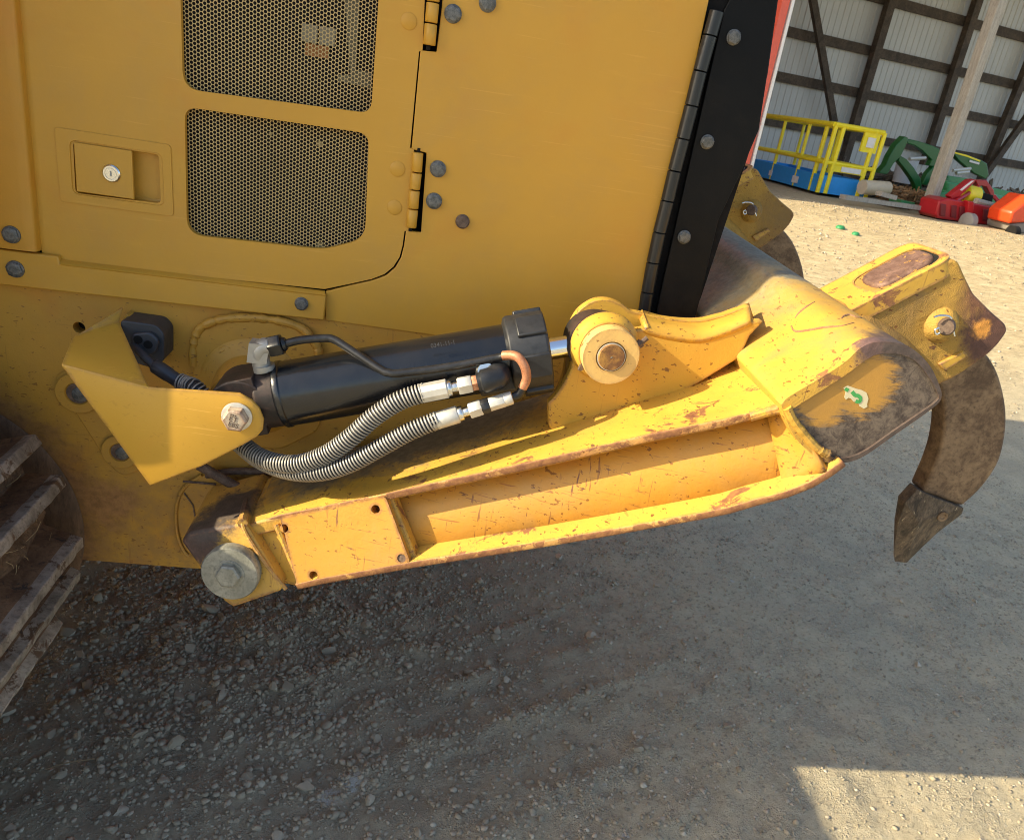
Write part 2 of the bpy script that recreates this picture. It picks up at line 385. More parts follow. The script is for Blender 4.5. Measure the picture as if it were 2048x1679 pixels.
def roundpoly(pts, r, n=5):
    """pts list of Vector; r radius or list"""
    out = []; k = len(pts)
    for i in range(k):
        p = pts[i]; a = pts[i - 1] - p; b = pts[(i + 1) % k] - p
        ri = r[i] if hasattr(r, '__len__') else r
        d = min(ri, a.length * .48, b.length * .48)
        if d < 1e-5: out.append(p); continue
        A = p + a.normalized() * d; B = p + b.normalized() * d
        for j in range(n + 1):
            t = j / n; out.append(A * (1 - t) ** 2 + p * 2 * t * (1 - t) + B * t * t)
    return out
def circ(c, r, n=24, y=None, u=Vector((1, 0, 0)), w=Vector((0, 0, 1))):
    return [c + (u * cos(2 * pi * i / n) + w * sin(2 * pi * i / n)) * r for i in range(n)]
def catmull(pts, n=8):
    pts = [Vector(p) for p in pts]; q = [pts[0] * 2 - pts[1]] + pts + [pts[-1] * 2 - pts[-2]]; out = []
    for i in range(1, len(q) - 2):
        for j in range(n):
            t = j / n; a, b, c, d = q[i - 1:i + 3]
            out.append(.5 * ((2 * b) + (c - a) * t + (2 * a - 5 * b + 4 * c - d) * t * t + (3 * b - a - 3 * c + d) * t ** 3))
    out.append(pts[-1]); return out
YV = Vector((0, 1, 0)); XV = Vector((1, 0, 0)); ZV = Vector((0, 0, 1))
def hexprof(mb, p0, axis, r, h, phase=0):
    mb.lathe(p0, axis, [(0, r), (h * .82, r), (h, r * .86)], 6, phase)
def txt(body, size, p, ax, up, mat, parent, name='lettering', depth=.0004):
    cu = bpy.data.curves.new('txt', 'FONT'); cu.body = body; cu.size = size; cu.extrude = depth; cu.align_x = 'CENTER'; cu.align_y = 'CENTER'
    o = bpy.data.objects.new('txt', cu); COL.objects.link(o)
    dg = bpy.context.evaluated_depsgraph_get(); me = bpy.data.meshes.new_from_object(o.evaluated_get(dg))
    bpy.data.objects.remove(o)
    ax = Vector(ax).normalized(); up = (Vector(up) - ax * Vector(up).dot(ax)).normalized(); nz = ax.cross(up)
    mb = MB(); mb.add([Vector(p) + ax * v.co.x + up * v.co.y + nz * v.co.z for v in me.vertices], [tuple(pp.vertices) for pp in me.polygons])
    return mb.build(name, mat, parent, smooth=0)
def flangebolt(px, py, y, r, parent, mat='boltgrey', name='bolt', phase=0.0):
    c = P(px, py, y); mb = MB(); ax = -YV
    mb.lathe(c, ax, [(0, r), (.0025, r * .98), (.0035, r * .85)], 24)
    mb.lathe(c + ax * .003, ax, [(0, r * .93), (.0035, r * .93), (.0048, r * .80), (.0052, r * .6), (.0052, r * .1)], 6, phase)
    for k in range(3):
        a = phase + .5 + k * .55
        mb.box(c + ax * .0082 + (XV * cos(a) + ZV * sin(a)) * r * .36, XV * cos(a) + ZV * sin(a), YV, XV * -sin(a) + ZV * cos(a), r * .13, .0006, r * .035)
    return mb.build(name, mat, parent, smooth=30)

# ================================================================== BULLDOZER
DZ = empty('bulldozer', (0, 0, 0), 'yellow bulldozer with engine side doors and raised rear ripper, standing on gravel', 'bulldozer')

# ---- main body behind the skins (its height, cab and far side cast the long shadow on the ground)
XR = .40
mb = MB()
mb.box((-1.35, 1.02, 1.75), XV, YV, ZV, 1.70, .98, 1.15)
mb.build('engine_body', 'pillar', DZ, bevel=.02)
mb = MB()
mb.box((-3.0, 1.02, 1.2), XV, YV, ZV, .9, .95, .5); mb.build('nose', 'pillar', DZ, bevel=.02)
mb = MB(); mb.box((-1.7, 1.02, 3.0), XV, YV, ZV, .8, .9, .12)
for sx in (-2.4, -1.0):
    for sy in (.4, 1.7): mb.box((sx, sy, 2.88), XV, YV, ZV, .06, .06, .1)
mb.build('cab_roof', 'pillar', DZ, bevel=.02)
mb = MB(); mb.box((-1.55, -.15, 1.88), XV, YV, ZV, .72, .17, .82); mb.build('panel_sun_blocker', 'pillar', DZ, bevel=.03)  # unseen box added to keep the sun off the side panels
mb = MB(); mb.box((-2.3, -.02, .55), XV, YV, ZV, 1.25, .10, .42); mb.build('track_gap_filler', 'pillar', DZ, bevel=.03)  # unseen filler added to stop sunlight leaking between body and track

# ---- near-black sheet painted for the shade behind grille and gaps
mb = MB()
g = PP([(10, -60), (1420, -60), (1290, 610), (660, 640), (80, 505)], .036)
mb.prism(g, (0, .003, 0)); mb.build('inner_backing', 'gap', DZ, smooth=0)

# ---- large side panel, front y = 0
hn = [P(845, -60), P(843, -30)]
sp = [P(880, -50), P(1424, -50), P(1417, 5), P(1350, 322), P(1279, 640), P(1200, 700), P(880, 672), P(651, 640), P(651, 583)]
arc = [P(700, 571), P(745, 561), P(772, 551), P(790, 536), P(802, 516), P(808, 492), P(812, 462)]
notch2 = [P(842, 465), P(853, 306), P(823, 298)]
up = [P(841, 101), P(873, 104), P(884, 12), P(886, -50)]
mb = MB(); mb.prism(sp[1:] + arc + notch2 + up, (0, .012, 0))
side = mb.build('side_panel', 'panel', DZ, bevel=.0012)
# ---- door, front y = .001
door = [P(26, -60, .001), P(29, 0, .001), P(84, 505, .001), P(118, 513, .001), P(120, 524, .001), P(649, 578, .001)]
door += [P(698, 568, .001), P(743, 558, .001), P(769, 548, .001), P(787, 533, .001), P(799, 514, .001), P(805, 491, .001), P(809, 462, .001)]
door += [P(819, 462, .001), P(828, 299, .001), P(820, 296, .001), P(838, 103, .001), P(845, 101, .001), P(852, -60, .001)]
g1 = roundpoly(PP([(358, -60), (361, 0), (366, 178), (742, 227), (757, 0), (760, -60)], .001), [0, 0, .028, .02, 0, 0])
g2 = roundpoly(PP([(369, 214), (738, 267), (730, 478), (648, 499), (374, 469)], .001), [.02, .02, .028, .02, .03])
rec = roundpoly(PP([(146, 283), (318, 309), (322, 407), (151, 386)], .001), .008)
mb = MB(); mb.prism(door, (0, .012, 0), holes=[g1, g2, rec])
dr = mb.build('engine_door', 'panel', DZ, bevel=.0012)
# ---- perforated grilles
def inpoly(x, z, poly):
    c = False; n = len(poly); j = n - 1
    for i in range(n):
        a, b = poly[i], poly[j]
        if (a.z > z) != (b.z > z) and x < (b.x - a.x) * (z - a.z) / (b.z - a.z) + a.x: c = not c
        j = i
    return c
def grille(poly, label):
    p = .0064; cxp = p * .8660; xs = [q.x for q in poly]; zs = [q.z for q in poly]; y0 = .014
    cen = sum(poly, Vector()) / len(poly); big = [cen + (q - cen) * 1.05 for q in poly]
    m = MB(); i = 0; x = min(xs) - .01
    rr = p / math.sqrt(3); hr = p * .43
    while x < max(xs) + .01:
        z = min(zs) - .01 + (p / 2 if i % 2 else 0)
        while z < max(zs) + .01:
            if inpoly(x, z, big):
                vs = []
                for k in range(12):
                    a = k * pi / 6; R_ = rr if k % 2 == 0 else rr * cos(pi / 6)
                    vs.append((x + cos(a) * R_, y0, z + sin(a) * R_))
                for k in range(12):
                    a = k * pi / 6; vs.append((x + cos(a) * hr, y0 + .0002, z + sin(a) * hr))
                for k in range(12):
                    a = k * pi / 6; vs.append((x + cos(a) * hr, y0 + .0009, z + sin(a) * hr))
                fs = []
                for k in range(12):
                    k2 = (k + 1) % 12
                    fs.append((k, k + 12, k2 + 12, k2)); fs.append((k + 12, k + 24, k2 + 24, k2 + 12))
                m.add(vs, fs)
            z += p
        x += cxp; i += 1
    return m.build('grille', 'grille', dr, smooth=0)
grille(g1, ''); grille(g2, '')
# things glimpsed behind the upper grille
mb = MB(); mb.prism(PP([(604, 46), (636, 52), (634, 88), (601, 82)], .030), (0, .003, 0)); mb.prism(PP([(640, 52), (672, 58), (669, 94), (638, 89)], .030), (0, .003, 0))
mb.build('connector_block', plain('cream_plastic', (.26, .24, .17), .5), dr, bevel=.001)
mb = MB(); mb.prism(PP([(612, 86), (658, 94), (655, 118), (609, 110)], .031), (0, .003, 0)); mb.build('orange_plug', plain('orange_plastic', (.32, .12, .02), .5), dr)
mb = MB(); mb.prism(PP([(686, -40), (722, -40), (712, 140), (745, 145), (742, 178), (676, 162), (676, 150), (700, 150)], .031), (0, .003, 0))
mb.build('pale_bracket', plain('olive_metal', (.14, .125, .075), .6), dr, bevel=.001)
for (a, b, r) in (((640, 288), 0, 7), ((640, 492), 0, 9), ((541, 268), 0, 4)): mb = MB(); mb.lathe(P(*a, .031), -YV, [(0, r * .0008), (.002, r * .0007)], 16); mb.build('engine_fitting', plain('engine_ochre', (.28, .22, .10), .6), dr)
# ---- recessed handle
plate_o = roundpoly(PP([(108, 254), (341, 290), (347, 433), (121, 403)], -.0012), .007)
plate_i = roundpoly(PP([(138, 279), (324, 307), (329, 413), (145, 388)], -.0012), .012)
mb = MB(); mb.prism(plate_o, (0, .003, 0), holes=[plate_i])
hd = mb.build('handle_frame', 'panel', dr, bevel=.001)
mb = MB()   # pressed bowl
pi2 = [q + Vector((0, .001, 0)) for q in plate_i]; cen = sum(pi2, Vector()) / len(pi2)
rows = []
for (s_, dy) in ((1.0, 0), (.965, .004), (.945, .014), (.93, .019), (.86, .021)):
    rows.append([cen + (q - cen) * s_ + Vector((0, dy, 0)) for q in pi2])
rows = [r + [r[0]] for r in rows]; mb.grid(rows); mb.add(rows[-1][:-1], [tuple(range(len(rows[-1]) - 1))])
mb.build('handle_recess', 'panel', dr)
mb = MB(); mb.prism(PP([(147, 284), (263, 302), (268, 399), (153, 383)], -.0035), (0, .006, 0))
pd = mb.build('latch_paddle', 'panel', dr, bevel=.0012)
c = P(223, 347, -.004); mb = MB(); mb.lathe(c, -YV, [(0, .0145), (.0015, .0145), (.0035, .0125), (.0035, .0098), (.0022, .0094), (.0022, .0088), (.0032, .0084), (.0032, 0.0001)], 36)
lk = mb.build('key_lock', 'silver', dr)
mb = MB(); mb.box(c + Vector((0, -.0036, 0)), ZV, XV, YV, .0045, .0010, .0006); mb.build('keyhole', 'elbowgrey', dr)
# ---- door hinges (yellow knuckles) and painted rivet heads
def hinge(px, parent, name, mat, y=-.004, r=.0085, gap=.0011):
    pts = PP(px, y); mbs = []
    for a, b in zip(pts[:-1], pts[1:]):
        d = (b - a).normalized(); m = MB(); m.lathe(a + d * gap, d, [(0, r * .9), (.001, r), ((b - a).length - 2 * gap - .001, r), ((b - a).length - 2 * gap, r * .9)], 20)
        mbs.append(m.build(name, mat, parent, smooth=50))
    return mbs
hinge([(836, 304), (833, 345), (829, 380), (826, 418), (822, 456)], DZ, 'hinge_knuckle', 'panel', r=.0095)
hinge([(869, -45), (866, 5), (862, 47), (858, 92)], DZ, 'hinge_knuckle', 'panel', r=.0105)
for l in ([P(838, 296, .002), P(820, 462, .002)], [P(871, -50, .002), P(856, 100, .002)]): mb = MB(); mb.tube(l, .0035, 8); mb.build('hinge_pin', 'gap', DZ)
for (x, y) in ((818, 43), (795, 338), (789, 415)):
    mb = MB(); mb.lathe(P(x, y, .001), -YV, [(-.001, .0130), (.0010, .0130), (.0018, .0118), (.002, .0002)], 28); mb.build('rivet_head', 'panel', dr)
for i, (x, y) in enumerate(((906, 28), (975, 6), (876, 338), (868, 402))): flangebolt(x, y, 0, .0145, DZ, phase=i * .4)
flangebolt(925, 443, 0, .0130, DZ, 'boltrust', phase=.3)

# ---- left pillar with rolled edge
prof = [(-.0005, .010), (-.0005, -.010), (-.002, -.0155), (-.006, -.018), (-.02, -.019), (-.055, -.019), (-.10, -.012), (-.5, -.012)]
top, bot = P(26, -60, -.012), P(77, 503, -.012)
rows = []
for q in (top, bot):
    rows.append([Vector((q.x + dx, dy, q.z - dx * .1 * 0)) for dx, dy in prof])
mb = MB(); mb.grid(rows); mb.add(rows[1], [tuple(range(len(prof)))])
mb.build('corner_pillar', 'pillar', DZ, solid=0, smooth=60)
flangebolt(23, 469, -.019, .0150, DZ, 'boltgrey')
# ---- sill rail under the door: lip + plate
a = [P(2, 499, -.012), P(116, 513, -.012), P(119, 527, -.012), P(652, 590, -.012), P(648, 641, -.012), P(-60, 563, -.012), P(-60, 492, -.012)]
mb = MB(); mb.prism(a, (0, .014, 0)); rail = mb.build('sill_rail', 'panel', DZ, bevel=.0025)
mb = MB()
L0, L1 = P(121, 528, -.012), P(651, 590, -.012); K0, K1 = P(121, 516, .004), P(650, 581, .004)
mb.grid([[K0, K1], [K0.lerp(L0, .55) + Vector((0, -.005, 0)), K1.lerp(L1, .55) + Vector((0, -.005, 0))], [L0 + Vector((0, -.0015, 0)), L1 + Vector((0, -.0015, 0))], [L0 + Vector((0, .004, -.008)), L1 + Vector((0, .004, -.008))]])
mb.build('sill_lip', 'panel', DZ, smooth=60)
flangebolt(31, 538, -.012, .0150, DZ); flangebolt(603, 607, -.012, .0125, DZ, phase=.2)

# ---- lower hull
hl = PP([(-160, 520), (-60, 540), (640, 630), (880, 668), (1150, 700), (1240, 690), (1090, 830), (900, 900), (720, 1020), (560, 1152), (400, 1137), (190, 1121), (-160, 1100)], .004)
mb = MB(); mb.prism(hl, (0, .03, 0), holes=[circ(P(158, 655, .004), .0105)])
hull = mb.build('hull_side', 'hull', DZ, bevel=.002)
mb = MB(); mb.prism(PP([(560, 640), (1250, 690), (1330, 620), (1380, 700), (1150, 860), (700, 1080), (540, 1110)], .036), (0, .6, 0)); mb.build('rear_frame', 'hull', DZ)
mb = MB(); mb.box((.42, 1.0, 1.02), XV, YV, ZV, .12, .9, .18); mb.build('rear_crossmember', 'hull', DZ)
mb = MB(); mb.lathe(P(158, 655, .03), YV, [(0, .014), (.01, .014)], 20); mb.build('hull_hole', 'gap', hull)
# final drive: worn, rust brown drum face left of the hull
fd = P(-150, 1040, -.005)
mb = MB(); mb.lathe(Vector((fd.x, .0, fd.z)), -YV, [(0, .292), (.004, .288), (.006, .27), (.012, .24), (.012, .01)], 96)
mb.build('final_drive_housing', 'rustwell', DZ, smooth=50)
# doubler round the ripper pivot with its weld
dp = roundpoly(PP([(352, 1040), (360, 985), (400, 948), (560, 950), (700, 960), (640, 1100), (520, 1150), (420, 1130), (368, 1105)], -.004), .03)
mb = MB(); mb.prism(dp, (0, .01, 0)); mb.build('pivot_doubler', 'hull', DZ, bevel=.003)
mb = MB(); mb.tube(catmull(PP([(376, 1112), (364, 1096), (353, 1062), (353, 1010), (368, 975), (404, 950)], -.002), 6), .0035, 8); mb.build('weld_bead', 'hull', DZ)
mb = MB(); mb.tube(catmull(PP([(412, 950), (470, 942), (560, 944), (650, 950)], -.008), 5), .0075, 8); mb.build('weld_seam', 'rod', DZ)
mb = MB(); mb.tube([P(366, 962, -.006), P(432, 968, -.006)], .0025, 6); mb.tube([P(368, 985, -.006), P(386, 1010, -.006), P(390, 1032, -.006)], .0016, 6); mb.build('mud_crack', 'rod', DZ)
mb = MB(); mb.tube([P(398, 930, -.03), P(492, 984, -.06)], .010, 12); mb.build('stay_rod', 'rod', DZ)
# weld pad and boss carrying the cylinder
pad = roundpoly(PP([(385, 700), (396, 655), (440, 637), (590, 642), (632, 672), (640, 860), (560, 900), (385, 880)], -.006), [.03, .03, .02, .04, .02, .02, .02, .02], 7)
mb = MB(); mb.prism(pad, (0, .012, 0)); mb.build('mount_pad', 'hull', DZ, bevel=.003)
wl = catmull([P(x, y, .0) + Vector((0, -.004 + random.Random(x).uniform(-.002, .002), 0)) for x, y in ((388, 730), (388, 690), (398, 660), (420, 644), (450, 636), (490, 634), (530, 636), (570, 642), (600, 654), (618, 668), (634, 690), (640, 715))], 6)
mb = MB(); rr = random.Random(3); mb.tube(wl, [.008 + rr.uniform(-.0014, .0016) for _ in wl], 10); mb.build('weld_bead', 'hull', DZ)
pc = P(500, 790, -.02)
mb = MB(); mb.lathe(P(505, 775, -.006), -YV, [(0, .098), (.006, .092), (.014, .070), (.05, .066), (.09, .060)], 48); mb.build('mount_boss', 'hull', DZ, smooth=40)
mb = MB(); wl2 = [P(505, 775, -.007) + (XV * cos(t) + ZV * sin(t)) * .088 for t in np.linspace(.2, pi * .95, 40)]; mb.tube(wl2, [.006 + rr.uniform(-.001, .0016) for _ in wl2], 8); mb.build('weld_bead', 'hull', DZ)
# slotted adjuster washers on the hull
strip = roundpoly(PP([(104, 752), (150, 735), (290, 935), (245, 955), (215, 925)], -.001), .02)
mb = MB(); mb.prism(strip, (0, .006, 0)); mb.build('adjuster_plate', 'hull', DZ, bevel=.002)
for (x, y, r) in ((156, 786, .040), (241, 903, .035)):
    mb = MB(); c = P(x, y, -.004); mb.lathe(c, -YV, [(0, r), (.003, r), (.0045, r * .96), (.0045, r * .56), (.0005, r * .52), (.0005, r * .01)], 40); w_ = mb.build('hull_washer', 'hull', DZ)
    mb = MB(); mb.lathe(c + Vector((0, -.001, 0)), -YV, [(0, r * .5), (.001, r * .5)], 30); mb.build('slot_hole', 'rod', w_)
    mb = MB(); mb.lathe(c + Vector((.004, -.001, -.002)), -YV, [(0, r * .36), (.002, r * .36), (.003, r * .3)], 24); mb.build('washer_bolt', 'boltgrey', w_)

# ---- cylinder guard (folded plate)
gy = -.222
fr = PP([(123, 731), (297, 773), (479, 785), (503, 798), (519, 815), (528, 838), (526, 858), (514, 872), (487, 888), (406, 930), (302, 970)], gy)
for k in (2, 3, 4, 5, 6, 7, 8): fr[k] = P(*((479, 785), (503, 798), (519, 815), (528, 838), (526, 858), (514, 872), (487, 888))[k - 2], gy - .018)
fr[9] = P(406, 930, gy - .012); fr[10] = P(302, 970, gy)
tp = [P(246, 613, -.03), P(237, 643, -.045), P(297, 772, gy), P(123, 730, gy), P(145, 677, -.12)]
mb = MB()
k = len(fr)
mb.add(fr, [(0, 10, 1), (1, 10, 9), (1, 9, 8, 2), (2, 8, 7, 3), (3, 7, 6, 4), (4, 6, 5)])
mb.add(tp, [(0, 1, 4), (1, 2, 4), (2, 3, 4)])
bm = bmesh.new()
gd = mb.build('cylinder_guard', 'guard', DZ, smooth=30)
bm.from_mesh(gd.data); bmesh.ops.remove_doubles(bm, verts=bm.verts, dist=.003); bmesh.ops.recalc_face_normals(bm, faces=bm.faces); bm.to_mesh(gd.data); bm.free()
m_ = gd.modifiers.new('solid', 'SOLIDIFY'); m_.thickness = .007; m_.offset = 0
m_ = gd.modifiers.new('bevel', 'BEVEL'); m_.width = .0022; m_.segments = 2; m_.limit_method = 'ANGLE'; m_.angle_limit = rad(35)
mb = MB(); mb.prism(PP([(252, 627), (266, 640), (262, 660), (240, 646)], -.028), (0, .026, 0)); mb.build('guard_tab', 'guard', DZ, bevel=.001)
c = P(474, 832, gy - .0225)
mb = MB(); mb.lathe(c, -YV, [(0, .0245), (.003, .0245), (.004, .0215), (.004, .001)], 40); gw = mb.build('guard_bolt_washer', 'zinc', DZ)
mb = MB(); ax = -YV; mb.lathe(c + ax * .004, ax, [(0, .0205), (.016, .0205), (.0185, .0170), (.0185, .0002)], 6, .25)
gb = mb.build('guard_bolt', paint('rusted_bolt_head', base=(.62, .52, .38), orange=0, specks=.4, dirt=.3, dirtc=(.2, .1, .06), edge=.9, bumpy=.2), DZ, bevel=.0006)
for t_, s_, o_ in (('ET', .0125, .0035), ('E8S', .0115, -.0065), ('•••', .010, .0105)):
    txt(t_, s_, c + ax * .0228 + ZV * o_ + XV * (-.001), XV + ZV * -.25, ZV + XV * .25, 'boltrust', gb, 'stamped_mark')
# manifold block and its hose
mb = MB(); mb.prism(roundpoly(PP([(240, 640), (312, 650), (328, 668), (328, 722), (300, 735), (250, 720)], -.055), .008), (0, .06, 0)); mf = mb.build('manifold_block', 'manifold', DZ, bevel=.002)
mb = MB(); mb.prism(roundpoly(PP([(262, 668), (300, 664), (318, 682), (312, 706), (280, 716), (262, 700)], -.066), .008), (0, .012, 0)); mb.build('manifold_flange', 'manifold', mf, bevel=.003)
for x, y in ((276, 679), (296, 689)):
    mb = MB(); mb.lathe(P(x, y, -.0665), -YV, [(0, .0075), (.001, .0075)], 20); mb.build('socket_hole', 'gap', mf)
mb = MB(); mb.tube(catmull([P(268, 690, -.06), P(288, 712, -.085), P(305, 728, -.095), P(316, 735, -.10)], 5), .008, 14); mb.build('manifold_elbow', 'manifold', mf)
mb = MB(); mb.lathe(P(308, 730, -.1), P(366, 768, -.12) - P(308, 730, -.1), [(0, .011), (.004, .0135), (.03, .0135), (.034, .0125), (.052, .0125), (.056, .010)], 12); mb.build('hose_ferrule', 'manifold', mf)

# ---- hydraulic cylinder
def PL(px, py, y): return P(px, py, y)
EY = P(489, 801, -.17); PIN = P(1189, 683, -.17)
AX = (PIN - EY).normalized(); LEN = (PIN - EY).length
side_ = AX.cross(YV).normalized()
def on_axis(px):   # world point of the axis whose picture x is px
    lo, hi = 0.0, LEN
    for _ in range(40):
        m2 = (lo + hi) / 2; q = EY + AX * m2; w = ROT @ (q - CAM)
        if w.x / w.z * FPX + CX < px: lo = m2
        else: hi = m2
    return (lo + hi) / 2
t0, t1, t2, t3 = on_axis(562), on_axis(1018), on_axis(1095), on_axis(1150)
mb = MB(); mb.lathe(EY + AX * t0, AX, [(-.002, .045), (0, .0565), (.003, .0585), (.010, .0585), (.012, .0565), (t1 - t0, .0565)], 72)
cb = mb.build('cylinder_barrel', 'cylblack', DZ, smooth=40)
mb = MB(); mb.lathe(EY + AX * (t0 - .035), AX, [(0, .050), (.004, .054), (.035, .0545)], 48)
mb.lathe(EY + YV * .045, -YV, [(0, .050), (.002, .052), (.088, .052), (.09, .050)], 48)
mb.box(EY + AX * (t0 - .035) * .5, AX, YV, AX.cross(YV), (t0 - .02) * .5, .044, .0515)
mb.build('cylinder_eye', 'cylend', cb, bevel=.003)
mb = MB(); mb.lathe(EY + AX * t1, AX, [(-.004, .058), (0, .070), (.004, .0715), (t2 - t1 - .004, .0715), (t2 - t1, .068), (t2 - t1 + .001, .022)], 12, .2)
gl = mb.build('cylinder_gland', 'gland', cb, bevel=.002)
mb = MB()
for k in range(6):
    a = .5 + k * pi / 3; dr_ = side_ * cos(a) + YV * sin(a); tg = side_ * -sin(a) + YV * cos(a)
    mb.box(EY + AX * (t1 + (t2 - t1) * .62) + dr_ * .066, AX, tg, dr_, (t2 - t1) * .36, .021, .007)
mb.build('gland_lug', 'gland', cb, bevel=.0025)
mb = MB(); mb.lathe(EY + AX * (t2 - .01), AX, [(0, .019), (t3 - t2 + .035, .019)], 40); mb.build('piston_rod', 'chrome', cb, smooth=50)
mb = MB(); mb.lathe(EY + AX * (t3 - .006), AX, [(0, .026), (.010, .028), (.03, .03)], 12); mb.build('rod_collar', 'cylend', cb)
mb = MB(); mb.lathe(PIN + YV * .03, -YV, [(0, .048), (.002, .052), (.053, .052), (.055, .048)], 48); mb.build('rod_eye', 'cylend', cb)
txt('0341-11-1', .010, P(886, 688, -.222), AX, ZV + YV * .5, plain('faint_print', (.04, .04, .04), .6), cb, 'stencil_print')
# top port elbow, nut and steel line
yp = -.185
mb = MB(); mb.tube(catmull([P(526, 742, yp), P(521, 718, yp), P(518, 704, yp - .002), P(527, 694, yp - .002), P(540, 692, yp - .002)], 5), .0150, 16)
mb.lathe(P(529, 738, yp), P(526, 722, yp) - P(529, 738, yp), [(0, .018), (.008, .018)], 24)
mb.box(P(519, 702, yp), XV, YV, ZV + XV * .1, .016, .015, .017)
el = mb.build('port_elbow', 'elbowgrey', DZ, bevel=.003)
mb = MB(); d_ = P(572, 686, yp) - P(538, 694, yp); mb.lathe(P(538, 694, yp), d_, [(0, .0175), (.002, .019), (.021, .019), (.023, .017)], 6); mb.lathe(P(566, 688, yp), d_, [(0, .013), (.006, .010)], 16)
mb.build('line_nut', 'hinge', DZ, bevel=.001)
ln = [P(560, 690, yp), P(600, 680, yp), P(650, 676, yp), P(668, 679, yp - .003), P(690, 692, yp - .012), P(760, 738, -.228), P(778, 745, -.234), P(800, 746, -.236), P(900, 733, -.238), P(985, 717, -.24), P(1010, 712, -.244)]
mb = MB(); mb.tube(catmull(ln, 8), .0068, 14); mb.build('steel_line', 'tubeblack', DZ)
ln2 = [P(1006, 711, -.244), P(1022, 710, -.250), P(1038, 716, -.258), P(1050, 735, -.262), P(1053, 757, -.262), P(1045, 776, -.262)]
mb = MB(); mb.tube(catmull(ln2, 8), .0078, 14); mb.build('bare_line', 'copper', DZ)
mb = MB(); mb.tube(catmull([P(1046, 774, -.262), P(1038, 788, -.262), P(1026, 793, -.262)], 5), .0072, 14); mb.build('steel_line', 'tubeblack', DZ)

# ---- spring guarded hoses
def hose(name, pts, r, wire, pitch):
    path = catmull(pts, 14)
    # resample
    d = [0]
    for a, b in zip(path[:-1], path[1:]): d.append(d[-1] + (b - a).length)
    n = int(d[-1] / .004); q = []
    j = 0
    for i in range(n + 1):
        t = d[-1] * i / n
        while j < len(d) - 2 and d[j + 1] < t: j += 1
        q.append(path[j].lerp(path[j + 1], (t - d[j]) / max(1e-9, d[j + 1] - d[j])))
    mb = MB(); mb.tube(q, r - wire * .9, 14); h = mb.build(name, 'hose', DZ)
    u = (q[1] - q[0]).orthogonal().normalized(); hp = []; seg = 14
    total = d[-1]; turns = total / pitch; steps = int(turns * seg)
    us = []
    for i in range(len(q)):
        T = (q[min(i + 1, n)] - q[max(i - 1, 0)]).normalized(); u = (u - T * u.dot(T)).normalized(); us.append((T, u))
    for s_ in range(steps):
        t = s_ / steps * n; i = min(int(t), n - 1); f = t - i; c = q[i].lerp(q[i + 1], f); T, u_ = us[i]; w = T.cross(u_); a = 2 * pi * s_ / seg
        hp.append(c + (u_ * cos(a) + w * sin(a)) * r)
    mb = MB(); mb.tube(hp, wire, 6); mb.build('spring_guard', 'spring', h, smooth=60)
    return h
hy = -.262
HA = [P(360, 764, -.118), P(375, 770, -.125), P(392, 778, -.14), P(425, 815, -.15), P(455, 858, -.16), P(486, 890, -.185), P(530, 918, -.215), P(590, 928, -.24), P(650, 910, -.255), P(700, 876, hy), P(750, 832, hy), P(800, 801, hy), P(850, 784, hy)]
hose('hydraulic_hose', HA, .0152, .00165, .0058)
HB = [P(470, 880, -.12), P(520, 920, -.18), P(580, 942, -.225), P(640, 944, -.25), P(700, 927, -.262), P(760, 895, -.268), P(820, 862, -.27), P(876, 839, -.27)]
hose('hydraulic_hose', HB, .0145, .00165, .0058)
def fitting(a, b, y, spec, name_mat):
    A, B = P(*a, y), P(*b, y); d = (B - A); L = d.length; d.normalize()
    for (f0, f1, r, seg, nm, mt) in spec:
        m = MB(); m.lathe(A + d * L * f0, d, [(0, r * .93), (.0015, r), (L * (f1 - f0) - .0015, r), (L * (f1 - f0), r * .93)], seg); m.build(nm, mt, DZ, bevel=.0004)
fitting((842, 787), (958, 764), hy, [(0, .46, .0165, 10, 'hose_ferrule', 'zinc'), (.45, .53, .0135, 24, 'ferrule_collar', 'silver'), (.52, .66, .0085, 20, 'fitting_stem', 'silver'), (.64, .88, .0155, 6, 'swivel_nut', 'zinc'), (.87, 1.02, .0135, 6, 'adapter', 'copper')], None)
fitting((864, 844), (1020, 796), -.268, [(0, .34, .0155, 10, 'hose_ferrule', 'zinc'), (.33, .40, .0125, 24, 'ferrule_collar', 'silver'), (.39, .50, .0080, 20, 'fitting_stem', 'silver'), (.48, .64, .0145, 6, 'swivel_nut', 'zinc'), (.63, .74, .0135, 8, 'lock_nut', 'tubeblack'), (.73, .93, .0125, 8, 'tube_nut', 'zinc'), (.92, 1.03, .0115, 20, 'sleeve', 'zinc')], None)
mb = MB(); mb.tube(catmull([P(956, 765, hy), P(975, 760, hy), P(992, 754, hy + .008), P(996, 748, hy + .03), P(996, 745, -.215)], 6), [.0165] * 3 + [.020] * 8 + [.022] * 14, 18)
eb = mb.build('port_elbow', 'gland', DZ)
mb = MB(); mb.lathe(P(972, 742, -.225), P(972, 742, -.30) - P(972, 742, -.225), [(0, .017), (.02, .017), (.024, .014), (.024, .001)], 20); mb.build('port_cap', 'silver', DZ)
mb = MB(); mb.box(P(1000, 748, -.212), AX, YV, side_, .04, .012, .034); mb.build('port_pad', 'gland', DZ, bevel=.008)

